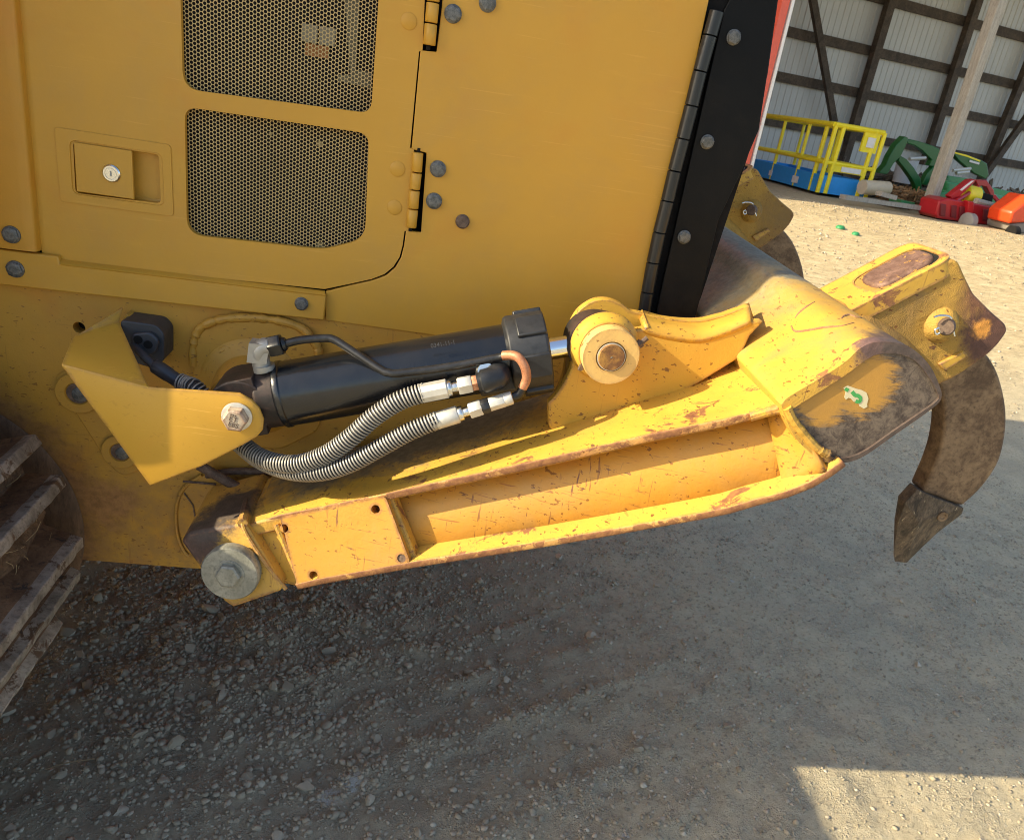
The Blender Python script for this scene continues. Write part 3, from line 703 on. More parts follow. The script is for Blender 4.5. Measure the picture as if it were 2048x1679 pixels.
# ================================================================== RIPPER ARM
ALP, BET = rad(17), rad(14)
NF = Vector((-sin(ALP) * cos(BET), -cos(ALP) * cos(BET), sin(BET)))
F0 = P(490, 1060, -.22)
PF = lambda x, y, o=0.0: PN(x, y, F0 + NF * o, NF)
REC = .043
top_px = [(508, 1046), (560, 1030), (640, 1014), (775, 986), (860, 967), (950, 948), (1100, 915), (1200, 892), (1300, 868), (1450, 838), (1545, 814)]
bot_px = [(592, 1174), (640, 1163), (830, 1129), (950, 1110), (1100, 1086), (1200, 1069), (1300, 1051), (1400, 1033), (1460, 1021), (1517, 1004), (1575, 989), (1623, 970), (1660, 948), (1690, 926)]
TOPE = [PF(*p) for p in top_px]; BOTE = [PF(*p) for p in bot_px]
YIN = -.035
TH = .014
# top plate: from the outer edge in to the hull, then rising over the cross beam
rows = []
for i, q in enumerate(TOPE):
    zt = q.z + (.012 if i < 3 else .0)
    inn = Vector((q.x, YIN, zt)); rows.append([q.lerp(inn, t) for t in (0, .12, .3, .5, .7, .85, 1)])
# saddle rows given by picture position and distance
sad = [
 [((1575, 800), -.372), ((1568, 785), -.355), ((1555, 765), -.31), ((1535, 735), -.24), ((1512, 705), -.17), ((1495, 680), -.10), ((1478, 655), -.04)],
 [((1618, 775), -.385), ((1612, 760), -.365), ((1600, 735), -.31), ((1575, 700), -.24), ((1550, 668), -.17), ((1530, 640), -.10), ((1512, 615), -.04)],
 [((1665, 744), -.392), ((1660, 730), -.372), ((1645, 705), -.31), ((1620, 668), -.24), ((1595, 635), -.17), ((1575, 608), -.10), ((1556, 585), -.04)],
 [((1715, 716), -.395), ((1710, 702), -.375), ((1695, 680), -.31), ((1668, 648), -.24), ((1640, 612), -.17), ((1618, 588), -.10), ((1598, 570), -.04)],
 [((1770, 697), -.395), ((1765, 684), -.375), ((1748, 664), -.31), ((1715, 640), -.24), ((1690, 606), -.17), ((1665, 590), -.10), ((1640, 580), -.04)],
]
for r in sad: rows.append([P(*p, y) for p, y in r])
rows.append([q + Vector((.03, 0, -.03)) for q in rows[-1]])
mb = MB(); mb.grid(rows)
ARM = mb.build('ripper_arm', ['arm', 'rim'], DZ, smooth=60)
m_ = ARM.modifiers.new('solid', 'SOLIDIFY'); m_.thickness = TH; m_.offset = 0
bm = bmesh.new(); bm.from_mesh(ARM.data)
# make the solid go downwards
up_ = sum((f.normal for f in bm.faces), Vector())
if up_.z < 0: bmesh.ops.reverse_faces(bm, faces=bm.faces)
bm.to_mesh(ARM.data); bm.free()
m_.thickness = TH; m_.offset = -1; m_.material_offset_rim = 1
s_ = ARM.modifiers.new('sub', 'SUBSURF'); s_.subdivision_type = 'SIMPLE'; s_.levels = 0; s_.render_levels = 0
b_ = ARM.modifiers.new('bevel', 'BEVEL'); b_.width = .003; b_.segments = 3; b_.limit_method = 'ANGLE'; b_.angle_limit = rad(40)
def rebuild_parts(name, mb, mat='arm', **k): return mb.build(name, mat, ARM, **k)
# web (recessed outer side plate)
wt = [q - NF * REC - Vector((0, 0, TH * .6)) for q in TOPE]; wb = [q - NF * REC + Vector((0, 0, .004)) for q in BOTE]
def resample(pl, n):
    d = [0]
    for a, b in zip(pl[:-1], pl[1:]): d.append(d[-1] + (b - a).length)
    o = []
    for i in range(n):
        t = d[-1] * i / (n - 1); j = 0
        while j < len(d) - 2 and d[j + 1] < t: j += 1
        o.append(pl[j].lerp(pl[j + 1], (t - d[j]) / (d[j + 1] - d[j])))
    return o
A_, B_ = resample(wt + [PF(1600, 840, -REC)], 24), resample(wb[:-1], 24)
mb = MB(); mb.grid([A_, [a.lerp(b, .5) for a, b in zip(A_, B_)], B_])
web = rebuild_parts('arm_web', mb, 'armweb'); m_ = web.modifiers.new('solid', 'SOLIDIFY'); m_.thickness = .012; m_.offset = -1
# rounded junction of web and beam end: the web turns outwards to the rim
J = []
for k, (a, b) in enumerate([((1535, 818), (1570, 985)), ((1555, 818), (1600, 975)), ((1574, 820), (1630, 958)), ((1592, 824), (1655, 936))]):
    off = [-REC, -REC * .85, -REC * .5, -.004][k]
    J.append([PF(*a, off).lerp(PF(*b, off), t) for t in np.linspace(0, 1, 6)])
mb = MB(); mb.grid(J); jn = rebuild_parts('arm_web_turn', mb, 'armweb', smooth=80); m_ = jn.modifiers.new('solid', 'SOLIDIFY'); m_.thickness = .01; m_.offset = -1
mb = MB(); mb.tube(catmull([PF(1500, 832, -.004), PF(1545, 820, -.002), PF(1575, 816, .002), PF(1596, 820, .004)], 5), .009, 10); rebuild_parts('weld_bead', mb)
# bottom flange
yb_ = lambda q: -.10 if q.x < .6 else -.10 - (q.x - .6) * 1.8
rows = [[q, q.lerp(Vector((q.x, yb_(q), q.z)), .4), Vector((q.x, yb_(q), q.z))] for q in BOTE]
mb = MB(); mb.grid(rows); bf = rebuild_parts('bottom_flange', mb, ['arm', 'rim']); m_ = bf.modifiers.new('solid', 'SOLIDIFY'); m_.thickness = .014; m_.offset = 0; m_.material_offset_rim = 1
m_ = bf.modifiers.new('bevel', 'BEVEL'); m_.width = .003; m_.segments = 2; m_.angle_limit = rad(40); m_.limit_method = 'ANGLE'
mb = MB(); mb.tube([q - NF * REC * .96 + Vector((0, 0, .009)) for q in BOTE[1:-1]], .006, 8); rebuild_parts('weld_bead', mb)
mb = MB(); mb.tube([q - NF * REC * .96 - Vector((0, 0, TH + .002)) for q in TOPE[3:]], .005, 8); rebuild_parts('weld_bead', mb)
# inner side plate closing the box
rows = [[Vector((a.x, YIN - .01, a.z - TH)), Vector((b.x, YIN - .01, b.z))] for a, b in zip(resample(TOPE, 12), resample(BOTE, 12))]
mb = MB(); mb.grid(rows); ip = rebuild_parts('inner_web', mb); m_ = ip.modifiers.new('solid', 'SOLIDIFY'); m_.thickness = .012
# thick mounting boss plate with four tapped holes
bo = [PF(*p, .001) for p in ((560, 1034), (770, 990), (822, 1128), (640, 1160), (594, 1170))]
bo = roundpoly([bo[0], bo[1], bo[2], bo[3], bo[4]], [.004, .01, .012, .002, .002])
BU = (PF(820, 1040) - PF(560, 1080)).normalized(); BW = NF.cross(BU).normalized()
hc = [PF(*p, .001) for p in ((568, 1056), (751, 1018), (803, 1116), (627, 1150))]
mb = MB(); mb.prism(bo, -NF * REC, holes=[circ(c, .0078, 20, u=BU, w=BW) for c in hc])
bp = rebuild_parts('boss_plate', mb, 'armweb', bevel=.002)
mb = MB()
for i, c in enumerate(hc): mb.lathe(c - NF * (.03 if i != 2 else .002), -NF, [(0, .0085), (.002, .0085)], 20)
mb.build('hole_bottom', 'rod', bp)
mb = MB()
for c in hc[:]: mb.lathe(c + NF * .0006, -NF, [(-.0004, .0092), (.0008, .0096), (.002, .0078)], 20) if False else None
# rib beside the boss and the step left of it
mb = MB(); mb.prism([PF(*p, -.012) for p in ((768, 992), (784, 990), (838, 1126), (822, 1130))], -NF * (REC - .012)); rebuild_parts('boss_rib', mb, bevel=.004)
mb = MB(); mb.prism([PF(*p, -.016) for p in ((515, 1056), (562, 1040), (600, 1110), (630, 1150), (592, 1172), (560, 1165))], -NF * .03); rebuild_parts('step_plate', mb, bevel=.004)
mb = MB(); mb.tube([PF(553, 1048, -.004), PF(600, 1160, -.006)], .006, 8); rebuild_parts('weld_bead', mb)
# pivot end block
eb_ = [PF(*p, .022) for p in ((364, 1082), (402, 1040), (480, 1018), (498, 1072), (512, 1064), (563, 1160), (560, 1180), (478, 1214), (456, 1204))]
eb_ = [PF(*p, .016) for p in ((362, 1082), (378, 1064), (484, 1046), (498, 1060), (566, 1172), (562, 1182), (466, 1215), (448, 1202))]
back = [Vector((q.x, -.03, q.z)) for q in eb_]
mb = MB(); n_ = len(eb_); mb.add(eb_ + back, [tuple(range(n_)), tuple(reversed(range(n_, 2 * n_)))] + [((i + 1) % n_, i, i + n_, (i + 1) % n_ + n_) for i in range(n_)])
peb = mb.build('pivot_block', 'armend', ARM, bevel=.005)
mb = MB(); mb.tube(catmull([PF(482, 1040, .012), PF(494, 1070, .018), PF(530, 1125, .018), PF(572, 1178, .010)], 6), .0038, 8); mb.tube(catmull([PF(485, 1046, .016), P(492, 1015, -.16), P(500, 985, -.08)], 6), .009, 8)
mb.build('weld_bead', 'armend', ARM)
# corner gusset between block and top plate
mb = MB(); mb.prism([PF(492, 1052, .002), PF(518, 1042, .002), PF(570, 1030, -.002), Vector((PF(570, 1030).x, -.06, PF(570, 1030).z + .004)), Vector((PF(500, 1046).x, -.05, PF(500, 1046).z + .006))], (0, 0, -.03)); mb.build('corner_gusset', 'armend', ARM, bevel=.004)
wc = PF(468, 1136, .02); WA = (NF + Vector((0, -1.3, 0))).normalized()
mb = MB(); mb.lathe(wc, WA, [(0, .050), (.020, .051), (.024, .0485), (.024, .03), (.0235, .001)], 64); pw_ = mb.build('pivot_washer', 'washer', ARM, smooth=40)
mb = MB(); mb.lathe(wc + WA * .024, WA, [(0, .0225), (.009, .0225), (.0115, .019), (.0115, .0002)], 6, .3); mb.lathe(wc + WA * .024, WA, [(0, .027), (.0012, .027)], 30); mb.build('pivot_bolt', 'washer', ARM, bevel=.001)

# ---- cross beam: the outline of its worn end cap carried across the machine
BY0 = -.405
cap_px = [(1561, 806), (1577, 790), (1637, 755), (1685, 724), (1716, 696), (1748, 683), (1796, 686), (1827, 702), (1856, 733), (1875, 774), (1877, 792), (1868, 806), (1838, 829), (1781, 868), (1733, 902), (1702, 917), (1668, 921), (1640, 917), (1618, 900), (1590, 872), (1571, 836)]
cin_px = [(1582, 815), (1621, 790), (1685, 749), (1732, 715), (1757, 705), (1796, 706), (1827, 720), (1852, 749), (1872, 784), (1869, 799), (1836, 823), (1780, 861), (1732, 895), (1699, 910), (1670, 912), (1642, 902), (1617, 872), (1594, 838)]
cap = PP(cap_px, BY0)
BD = Vector((-.012, 1, .045)).normalized()
mb = MB(); mb.prism(catmull(cap + cap[:1], 3)[:-1], BD * 2.6)
beam = mb.build('cross_beam', 'beam', DZ, bevel=.006, seg=3, smooth=50)
cc = sum(cap, Vector()) / len(cap)
inner = catmull(PP(cin_px, BY0) + PP(cin_px[:1], BY0), 4)[:-1]
outer_s = [q + (q - cc).normalized() * .0015 for q in catmull(cap + cap[:1], 4)[:-1]]
mb = MB(); mb.prism([q - YV * .006 for q in outer_s], (0, .024, 0), holes=[[q - YV * .006 for q in inner]]); mb.build('end_rim', 'rimpaint', beam, bevel=.004, seg=3, smooth=50)
mb = MB(); mb.prism([q - YV * .0018 for q in inner], (0, .006, 0)); capo = mb.build('end_cap', 'capface', beam)
wr = random.Random(8); mb = MB(); wl3 = catmull([q - YV * .005 for q in PP([(1655, 905), (1632, 893), (1608, 868), (1584, 838), (1571, 812)], BY0)], 8); mb.tube(wl3, [.0070 + wr.uniform(-.0006, .0008) for _ in wl3], 8); mb.build('cap_weld', 'rimpaint', beam)
# torn sticker
st = [(1687, 775), (1696, 771), (1712, 777), (1724, 780), (1733, 785), (1737, 797), (1734, 808), (1735, 813), (1728, 817), (1719, 812), (1716, 804), (1707, 803), (1702, 797), (1697, 795), (1692, 799), (1689, 795), (1691, 784)]
sy = BY0 - .0026
mb = MB(); mb.prism(PP(st, sy), (0, .0006, 0)); sk = mb.build('torn_sticker', plain('cream_sticker', (.62, .56, .36), .6), beam, smooth=0)
def ribbon(pts, w, y, name, mat, parent):
    pl = catmull(PP(pts, y), 5); vs = []; 
    for i, q in enumerate(pl):
        t = (pl[min(i + 1, len(pl) - 1)] - pl[max(i - 1, 0)]).normalized(); s2 = t.cross(YV).normalized() * w * .5; vs += [q - s2, q + s2]
    m = MB(); m.add(vs, [(2 * i, 2 * i + 1, 2 * i + 3, 2 * i + 2) for i in range(len(pl) - 1)]); return m.build(name, mat, parent, smooth=0)
gm = plain('sticker_green', (.06, .34, .09), .5)
ribbon([(1704, 783), (1710, 790), (1716, 791), (1721, 796), (1719, 803), (1711, 802)], .0058, sy - .0005, 'sticker_mark', gm, sk)
ribbon([(1690, 777), (1697, 781)], .0055, sy - .0005, 'sticker_mark', gm, sk)

# ---- clevis on top of the arm
cl_px = [(1096, 806), (1112, 790), (1130, 762), (1143, 735), (1148, 705), (1154, 678), (1168, 656), (1190, 643), (1215, 640), (1240, 647), (1262, 660), (1293, 657), (1340, 672), (1395, 678), (1450, 664), (1500, 643), (1528, 642), (1500, 672), (1480, 715), (1400, 765), (1300, 820), (1230, 860), (1120, 900), (1098, 850)]
cf0 = PP(cl_px, -.205); cf = catmull(cf0[:12], 5) + cf0[12:]
mb = MB(); mb.prism(cf, (0, .022, 0)); cv = mb.build('clevis_plate', 'clevis', ARM, bevel=.003)
far_px = [(1096, 806), (1112, 790), (1126, 755), (1132, 720), (1134, 680), (1142, 648), (1160, 620), (1188, 602), (1215, 599), (1242, 608), (1262, 622), (1280, 626), (1340, 638), (1400, 641), (1450, 630), (1500, 612), (1510, 640), (1440, 680), (1350, 720), (1200, 790)]
fc0 = PP(far_px, -.145); mb = MB(); mb.prism(catmull(fc0[:15], 5) + fc0[15:], (0, .022, 0)); cv2 = mb.build('clevis_plate', 'clevis', ARM, bevel=.003)
# curved strap joining the two plates
fe = catmull(PP([(1291, 657), (1300, 664), (1340, 674), (1398, 680), (1452, 665), (1502, 644)], -.206), 6)
be = catmull(PP([(1280, 624), (1290, 628), (1340, 640), (1400, 643), (1450, 631), (1500, 611)], -.125), 6)
mb = MB(); mb.grid([fe, [a.lerp(b, .5) for a, b in zip(fe, be)], be]); stp = mb.build('clevis_strap', 'clevis', ARM, smooth=60)
m_ = stp.modifiers.new('solid', 'SOLIDIFY'); m_.thickness = .012; m_.offset = 0
# boss, disc and pin
pc = P(1222, 713, -.262)
q0 = Vector((pc.x, -.205, pc.z))
mb = MB(); mb.lathe(q0 + YV * .002, -YV, [(0, .0600), (.012, .0595), (.018, .056), (.026, .0525), (.034, .050)], 56); mb.build('pin_boss', 'clevis', ARM, smooth=50)
mb = MB(); mb.lathe(q0 - YV * .03, -YV, [(0, .048), (.026, .0490), (.0285, .0475), (.0285, .026), (.022, .0255), (.022, .0005)], 64); pdx = mb.build('pin_disc', 'pindisc', ARM, smooth=40)
mb = MB(); mb.lathe(q0 - YV * .05, -YV, [(0, .0225), (.0115, .0225), (.013, .021), (.013, .0022), (.0085, .0018), (.0085, .0001)], 40); mb.build('clevis_pin', 'pinend', ARM)
mb = MB(); mb.lathe(q0 - YV * .0575, -YV, [(0, .0238), (.003, .0238), (.003, .0226)], 40); mb.build('pin_sleeve', 'zinc', ARM)
mb = MB(); a0 = P(1276, 690, -.235); dd = (P(1294, 676, -.235) - a0); mb.lathe(a0, dd, [(0, .0075), (dd.length * .4, .0075), (dd.length * .42, .0045), (dd.length * 1.05, .0045)], 8); mb.build('lock_bolt', 'boltrust', ARM)
mb = MB(); mb.box(P(1164, 730, -.235), XV, YV, ZV + XV * .25, .0035, .004, .009); mb.build('lock_bolt', 'boltrust', ARM)
mb = MB(); mb.lathe(Vector((pc.x, -.12, pc.z)), -YV, [(0, .0475), (.07, .0475)], 40); mb.build('pin_bushing', 'cylend', ARM)

# ================================================================== SHANK HOLDERS AND SHANKS
def shank_unit(yo, px_shift=None):
    root_parts = []
    yf, yb = -.20, -.06
    f_px = [(1700, 640), (1740, 600), (1770, 587), (1840, 549), (1905, 518), (1918, 524), (1932, 556), (1948, 588), (1985, 625), (2012, 648), (2016, 662), (1998, 688), (1978, 708), (1945, 732), (1908, 756), (1872, 772), (1820, 740), (1700, 740)]
    f = roundpoly(PP(f_px, yf), .006, 2)
    h = MB()
    b = [Vector((q.x, yb, q.z)) for q in f]
    n = len(f)
    h.prism(f, (0, yb - yf, 0))
    return h
hold = shank_unit(0)
HLD = hold.build('shank_holder', 'block', DZ, bevel=.012, seg=4, smooth=50)
# slot with the top of the shank in it; slot frame follows the sloping top face
tL, tR = P(1767, 589, -.2), P(1905, 517, -.2)
tu = (tR - tL).normalized(); tn = tu.cross(YV).normalized(); tn = tn if tn.z > 0 else -tn
def top_at(u, y): return Vector((tL.x, y, tL.z)) + tu * u
LT = (tR - tL).length
mb = MB()
ri = roundpoly([top_at(-.010, -.188), top_at(LT - .004, -.188), top_at(LT - .004, -.090), top_at(-.010, -.090)], .034, 6)
ro = roundpoly([top_at(-.09, -.2025), top_at(LT + .0045, -.2025), top_at(LT + .0045, -.0575), top_at(-.09, -.0575)], [.005, .03, .03, .005], 6)
mb.prism([q + tn * .003 for q in ro], -tn * .030, holes=[[q + tn * .003 for q in ri]])
mb.build('slot_rim', 'arm', HLD, bevel=.004, seg=3)
mb = MB(); mb.prism([q + tn * .0005 for q in ri], -tn * .001); mb.build('slot_well', 'gap', HLD, smooth=0)
mb = MB(); rb_ = roundpoly([top_at(.002, -.181), top_at(LT - .010, -.181), top_at(LT - .010, -.098), top_at(.002, -.098)], .034, 6)
mb.prism([q + tn * .007 for q in rb_], -tn * .012); mb.build('shank_top', 'slotbar', HLD, bevel=.007, seg=3)
# pin boss, pin, clip
pb = P(1886, 652, -.205)
mb = MB(); mb.lathe(pb + YV * .01, -YV, [(0, .036), (.012, .029), (.020, .024), (.024, .020)], 32); mb.build('pin_boss', 'block', HLD, smooth=60)
mb = MB(); mb.lathe(P(1893, 651, -.225), P(1893, 656, -.25) - P(1893, 651, -.225), [(0, .0145), (.020, .0145), (.024, .012), (.024, .0003)], 28); sp_ = mb.build('shank_pin', 'boltrust', HLD)
mb = MB(); mb.tube(catmull(PP([(1868, 634, ), (1880, 631), (1896, 632), (1903, 637)], -.245), 5), .0018, 8)
mb.tube(catmull([P(x, y, -.248) for x, y in ((1878, 655), (1870, 660), (1872, 668), (1879, 665), (1878, 657))], 5), .0017, 8); mb.tube([P(1905, 655, -.246), P(1909, 672, -.246)], .0016, 8)
mb.build('hitch_clip', 'silver', HLD)
mb = MB(); mb.prism(roundpoly(PP([(1878, 728), (1930, 702), (1938, 712), (1890, 742)], -.206), .004), (0, .012, 0)); mb.build('holder_sun_patch', 'arm', HLD, bevel=.004)  # bright yellow plate painting a patch of sun onto the holder
# fillet flowing from the holder's face down to the beam rim
Rp = [P(*p, y) for p, y in (((1690, 700), -.36), ((1716, 690), -.375), ((1750, 682), -.385), ((1796, 686), -.385), ((1830, 704), -.38), ((1858, 738), -.37), ((1877, 780), -.355), ((1878, 792), -.34))]
Fp = [P(*p, y) for p, y in (((1728, 622), -.19), ((1748, 632), -.203), ((1785, 655), -.2045), ((1818, 680), -.2045), ((1843, 705), -.2045), ((1862, 732), -.2045), ((1876, 757), -.2045), ((1880, 775), -.2045))]
rows = []
for a_, b_2 in zip(Fp, Rp):
    m1 = a_.lerp(b_2, .3); m2 = a_.lerp(b_2, .65)
    rows.append([a_ + YV * .004, a_.lerp(b_2, .08) + YV * .006, Vector((m1.x - .004, m1.y + .030, m1.z - .010)), Vector((m2.x - .003, m2.y + .022, m2.z - .008)), b_2 + Vector((0, .004, 0)), b_2 + Vector((-.01, .03, -.02))])
mb = MB(); mb.grid(rows); f2 = mb.build('holder_fillet', 'block', HLD, smooth=80)
m_ = f2.modifiers.new('sub', 'SUBSURF'); m_.levels = 2; m_.render_levels = 2

# shank: curved plate with rounded edges
outer = catmull(PP([(1950, 690), (1972, 706), (1994, 740), (2008, 785), (2014, 830), (2011, 875), (2000, 920), (1980, 955), (1955, 985), (1925, 1012)], -.165), 4)
inner_ = catmull(PP([(1870, 740), (1884, 790), (1889, 830), (1887, 865), (1880, 900), (1868, 935), (1856, 962), (1846, 985)], -.165), 4)
poly = outer + inner_[::-1]
mb = MB(); mb.prism([Vector((q.x, -.165, q.z)) for q in poly], (0, .05, 0)); SH = mb.build('ripper_shank', 'shank', DZ, bevel=.008, seg=3, smooth=60)
# tooth tip: wedge with a ridge
ty = -.165
T_ = lambda x, y, yy: P(x + 6, y + 4, yy)
vs = [T_(1829, 974, ty - .006), T_(1862, 990, ty - .014), T_(1922, 1012, ty - .008), T_(1918, 1024, ty), T_(1868, 1062, ty + .008), T_(1806, 1120, ty + .018), T_(1782, 1117, ty + .02), T_(1780, 1100, ty + .018), T_(1790, 1040, ty + .004), T_(1805, 1000, ty - .006)]
n_ = len(vs); bk = [Vector((q.x + .004, -.165 + (-.165 - q.y) * .4 + .026, q.z - .002)) for q in vs]
ridge = T_(1832, 1040, ty - .018)
mb = MB(); mb.add(vs + [ridge] + bk, [(i, (i + 1) % n_, n_) for i in range(n_)] + [tuple(n_ + 1 + i for i in reversed(range(n_)))] + [((i + 1) % n_, i, i + n_ + 1, (i + 1) % n_ + n_ + 1) for i in range(n_)])
TP = mb.build('ripper_tip', 'tip', SH, bevel=.004, smooth=0)
mb = MB(); mb.lathe(T_(1878, 1027, ty - .012), -YV, [(0, .011), (.004, .011), (.004, .007), (.002, .006), (.002, .0002)], 20); mb.build('tip_pin', 'shank', TP)

# old scars scraped into the arm round the holder
bpy.context.view_layer.update()
def on_surface(px, py):
    dg = bpy.context.evaluated_depsgraph_get(); ok, loc, nrm, *_ = SC.ray_cast(dg, CAM, ray(px, py).normalized()); return loc, nrm
for l in ([(1583, 651), (1586, 659), (1596, 663), (1620, 660), (1647, 655), (1682, 652), (1708, 645)], [(1590, 636), (1597, 627), (1606, 619), (1617, 611), (1630, 603)], [(1682, 637), (1688, 632), (1698, 630), (1712, 634), (1724, 636)]):
    pl = catmull([Vector((x, y, 0)) for x, y in l], 6); q = [on_surface(v.x, v.y) for v in pl]
    mb = MB(); mb.tube([a_ + n_ * .0002 for a_, n_ in q], [.0022 * (.35 + .65 * min(1, 3 * min(i, len(q) - 1 - i) / len(q))) for i in range(len(q))], 6); mb.build('scrape_mark', 'scar', ARM)

# the second shank further along the beam: same parts copied
DXYZ = PX(1505, 420, P(1893, 651, -.225).x + .004) - P(1893, 651, -.225)
for src in (HLD, SH):
    c = src.copy(); COL.objects.link(c); c.parent = DZ; c.location = src.location + DXYZ; c['label'] = 'dusty faded ' + ('shank holder' if src is HLD else 'ripper shank') + ' at the far end of the beam'
    for ch in [o for o in bpy.data.objects if o.parent == src]:
        d = ch.copy(); COL.objects.link(d); d.parent = c; d.location = ch.location
        for g_ in [o for o in bpy.data.objects if o.parent == ch]:
            e = g_.copy(); COL.objects.link(e); e.parent = d

# ---- black rear plate with its long piano hinge
bp_px = [(1422, -60), (1414, 15), (1447, 20), (1448, 35), (1284, 618), (1392, 640), (1400, 600), (1428, 480), (1452, 380), (1505, 310), (1538, 150), (1560, 0), (1570, -60)]
bq = [P(1424, -60, -.004), P(1420, -10, -.004), P(1470, -20, -.004), P(1448, 22, -.004), P(1314, 618, -.004), P(1312, 650, -.004), P(1385, 655, -.004), P(1400, 600, -.004), P(1437, 440, -.004), P(1480, 350, -.004), P(1518, 260, -.004), P(1535, 150, -.004), P(1556, 0, -.004), P(1562, -60, -.004)]
mb = MB(); mb.prism(bq[2:], (0, .01, 0)); BPL = mb.build('rear_plate', 'blackplate', DZ, bevel=.0015)
kn = [(1432, 20), (1414, 73), (1399, 145), (1383, 213), (1364, 280), (1344, 340), (1332, 403), (1315, 470), (1302, 528), (1291, 585), (1287, 640)]
kn = [(1430, 22), (1416, 72), (1396, 143), (1379, 212), (1362, 278), (1345, 342), (1331, 402), (1315, 465), (1302, 525), (1291, 584), (1282, 640)]
kn = [(x + 4, y) for x, y in kn]
hinge(kn, BPL, 'hinge_knuckle', 'hinge', y=-.008, r=.0125, gap=.0004)
for i, (x, y) in enumerate(((1467, 75), (1414, 284), (1368, 474))): flangebolt(x, y, -.004, .0128, BPL, phase=i * .5)
mb = MB(); mb.prism([P(1410, -60, .012), P(1475, -60, .012), P(1345, 640, .012), P(1270, 640, .012)], (0, .05, 0)); mb.build('hinge_backing', 'gap', DZ)
mb = MB(); mb.prism([P(1445, 20, .01), P(1556, 0, .01), P(1535, 150, .01), P(1500, 300, .01), P(1400, 600, .01), P(1310, 640, .01)], (0, .02, 0)); mb.build('rear_plate_core', 'gap', DZ)

# ================================================================== TRACK (rear wrap of the near track)
TC = Vector((-1.0, 0, .594)); TR = .42; y0, y1 = -.105, -.66
tips = []
for (x, y) in ((79, 877), (129, 960), (165, 1084), (160, 1152), (122, 1253)):
    tips.append(P(x, y, y0))
angs = [math.atan2(q.z - TC.z, q.x - TC.x) for q in tips]
rads = [math.hypot(q.z - TC.z, q.x - TC.x) for q in tips]
extra_up = [angs[0] + .26 * k for k in range(1, 5)]; extra_dn = [angs[-1] - .27 * k for k in range(1, 4)]
allg = [(a, TR) for a in extra_up[::-1]] + list(zip(angs, rads)) + [(a, TR) for a in extra_dn]
TRK = None
mb = MB()   # sprocket drum and frame inside the track
mb.lathe(Vector((TC.x, -.12, TC.z)), -YV, [(0, .325), (.52, .325)], 48)
TRK = mb.build('track', 'trackmud', DZ)
rnd = random.Random(5)
def grouser(a, r, i):
    rd = Vector((cos(a), 0, sin(a))); tg = Vector((-sin(a), 0, cos(a)))
    base = Vector((TC.x, 0, TC.z)) + rd * .335
    m = MB(); h = r - .335
    prof = [(-.024, 0), (-.014, h * .75), (-.011, h), (.011, h), (.014, h * .75), (.024, 0)]
    rows = []
    ys = np.linspace(y0, y1, 26)
    for j, yy in enumerate(ys):
        dz = rnd.uniform(-.0022, .0015)
        rows.append([base + tg * (u + rnd.uniform(-.0008, .0008)) + rd * (v if v < h * .8 else v + dz) + YV * (yy + (.0 if j else (h - v) * .25)) for u, v in prof])
    m.grid(rows); m.add(rows[0], [(0, 1, 2, 3, 4, 5)]); m.add(rows[-1], [(5, 4, 3, 2, 1, 0)])
    m.mi = [1 if (k % 5) in (1, 2, 3) and k < 25 * 5 else 0 for k in range(len(m.f))]
    m.build('grouser', ['track', 'tracktip'], TRK, bevel=.002, smooth=40)
for i, (a, r) in enumerate(allg): grouser(a, r, i)
# shoe plates packed with mud between grousers
rows = []
aa = np.linspace(allg[0][0], allg[-1][0], 60); ys = np.linspace(y0 + .012, y1, 40)
for a in aa:
    rr_ = []
    for yy in ys:
        n_ = math.sin(a * 23 + yy * 31) * .006 + math.sin(a * 51 - yy * 17) * .004 + rnd.uniform(-.003, .003)
        rr_.append(Vector((TC.x, 0, TC.z)) + Vector((cos(a), 0, sin(a))) * (.352 + n_) + YV * yy)
    rows.append(rr_)
mb = MB(); mb.grid(rows); mb.build('packed_mud', 'trackmud', TRK, smooth=80)
mb = MB()
for _ in range(260):
    a = rnd.uniform(allg[-1][0], allg[0][0]); yy = rnd.uniform(y1, y0); q = Vector((TC.x, 0, TC.z)) + Vector((cos(a), 0, sin(a))) * (.362 + rnd.uniform(0, .012)) + YV * yy
    d = Vector((rnd.gauss(0, 1) * sin(a), rnd.gauss(0, 1), rnd.gauss(0, 1) * cos(a))).normalized(); L_ = rnd.uniform(.006, .022); mb.tube([q - d * L_, q + Vector((cos(a), 0, sin(a))) * rnd.uniform(.001, .006), q + d * L_], .0006, 4)
st_o = mb.build('dry_straw', plain('straw', (.42, .30, .15), .8), TRK, smooth=0); st_o['kind'] = 'stuff'
# straight runs of the track ahead of the sprocket (out of the picture, they cast the shadow)
mb = MB()
mb.box((-2.6, -.385, 1.0), XV, YV, ZV, 1.6, .28, .02); mb.box((-2.6, -.385, .09), XV, YV, XV * .0 + ZV, 1.75, .28, .09); mb.box((-2.6, -.385, .5), XV, YV, ZV, 1.6, .22, .30)
mb.build('track_run', 'trackmud', TRK)
mb = MB()
for k in range(32):
    for j in range(7): mb.box((-1.1 - k * .1, -.625 + j * .08, 1.035 + rnd.uniform(-.012, .02)), XV, YV, ZV, .008, .041, .035)
mb.build('track_run_grousers', 'track', TRK)
# far track
mb = MB(); mb.box((-2.3, 1.9, .5), XV, YV, ZV, 1.75, .24, .5); mb.build('far_track', 'trackmud', DZ, bevel=.15, seg=4)

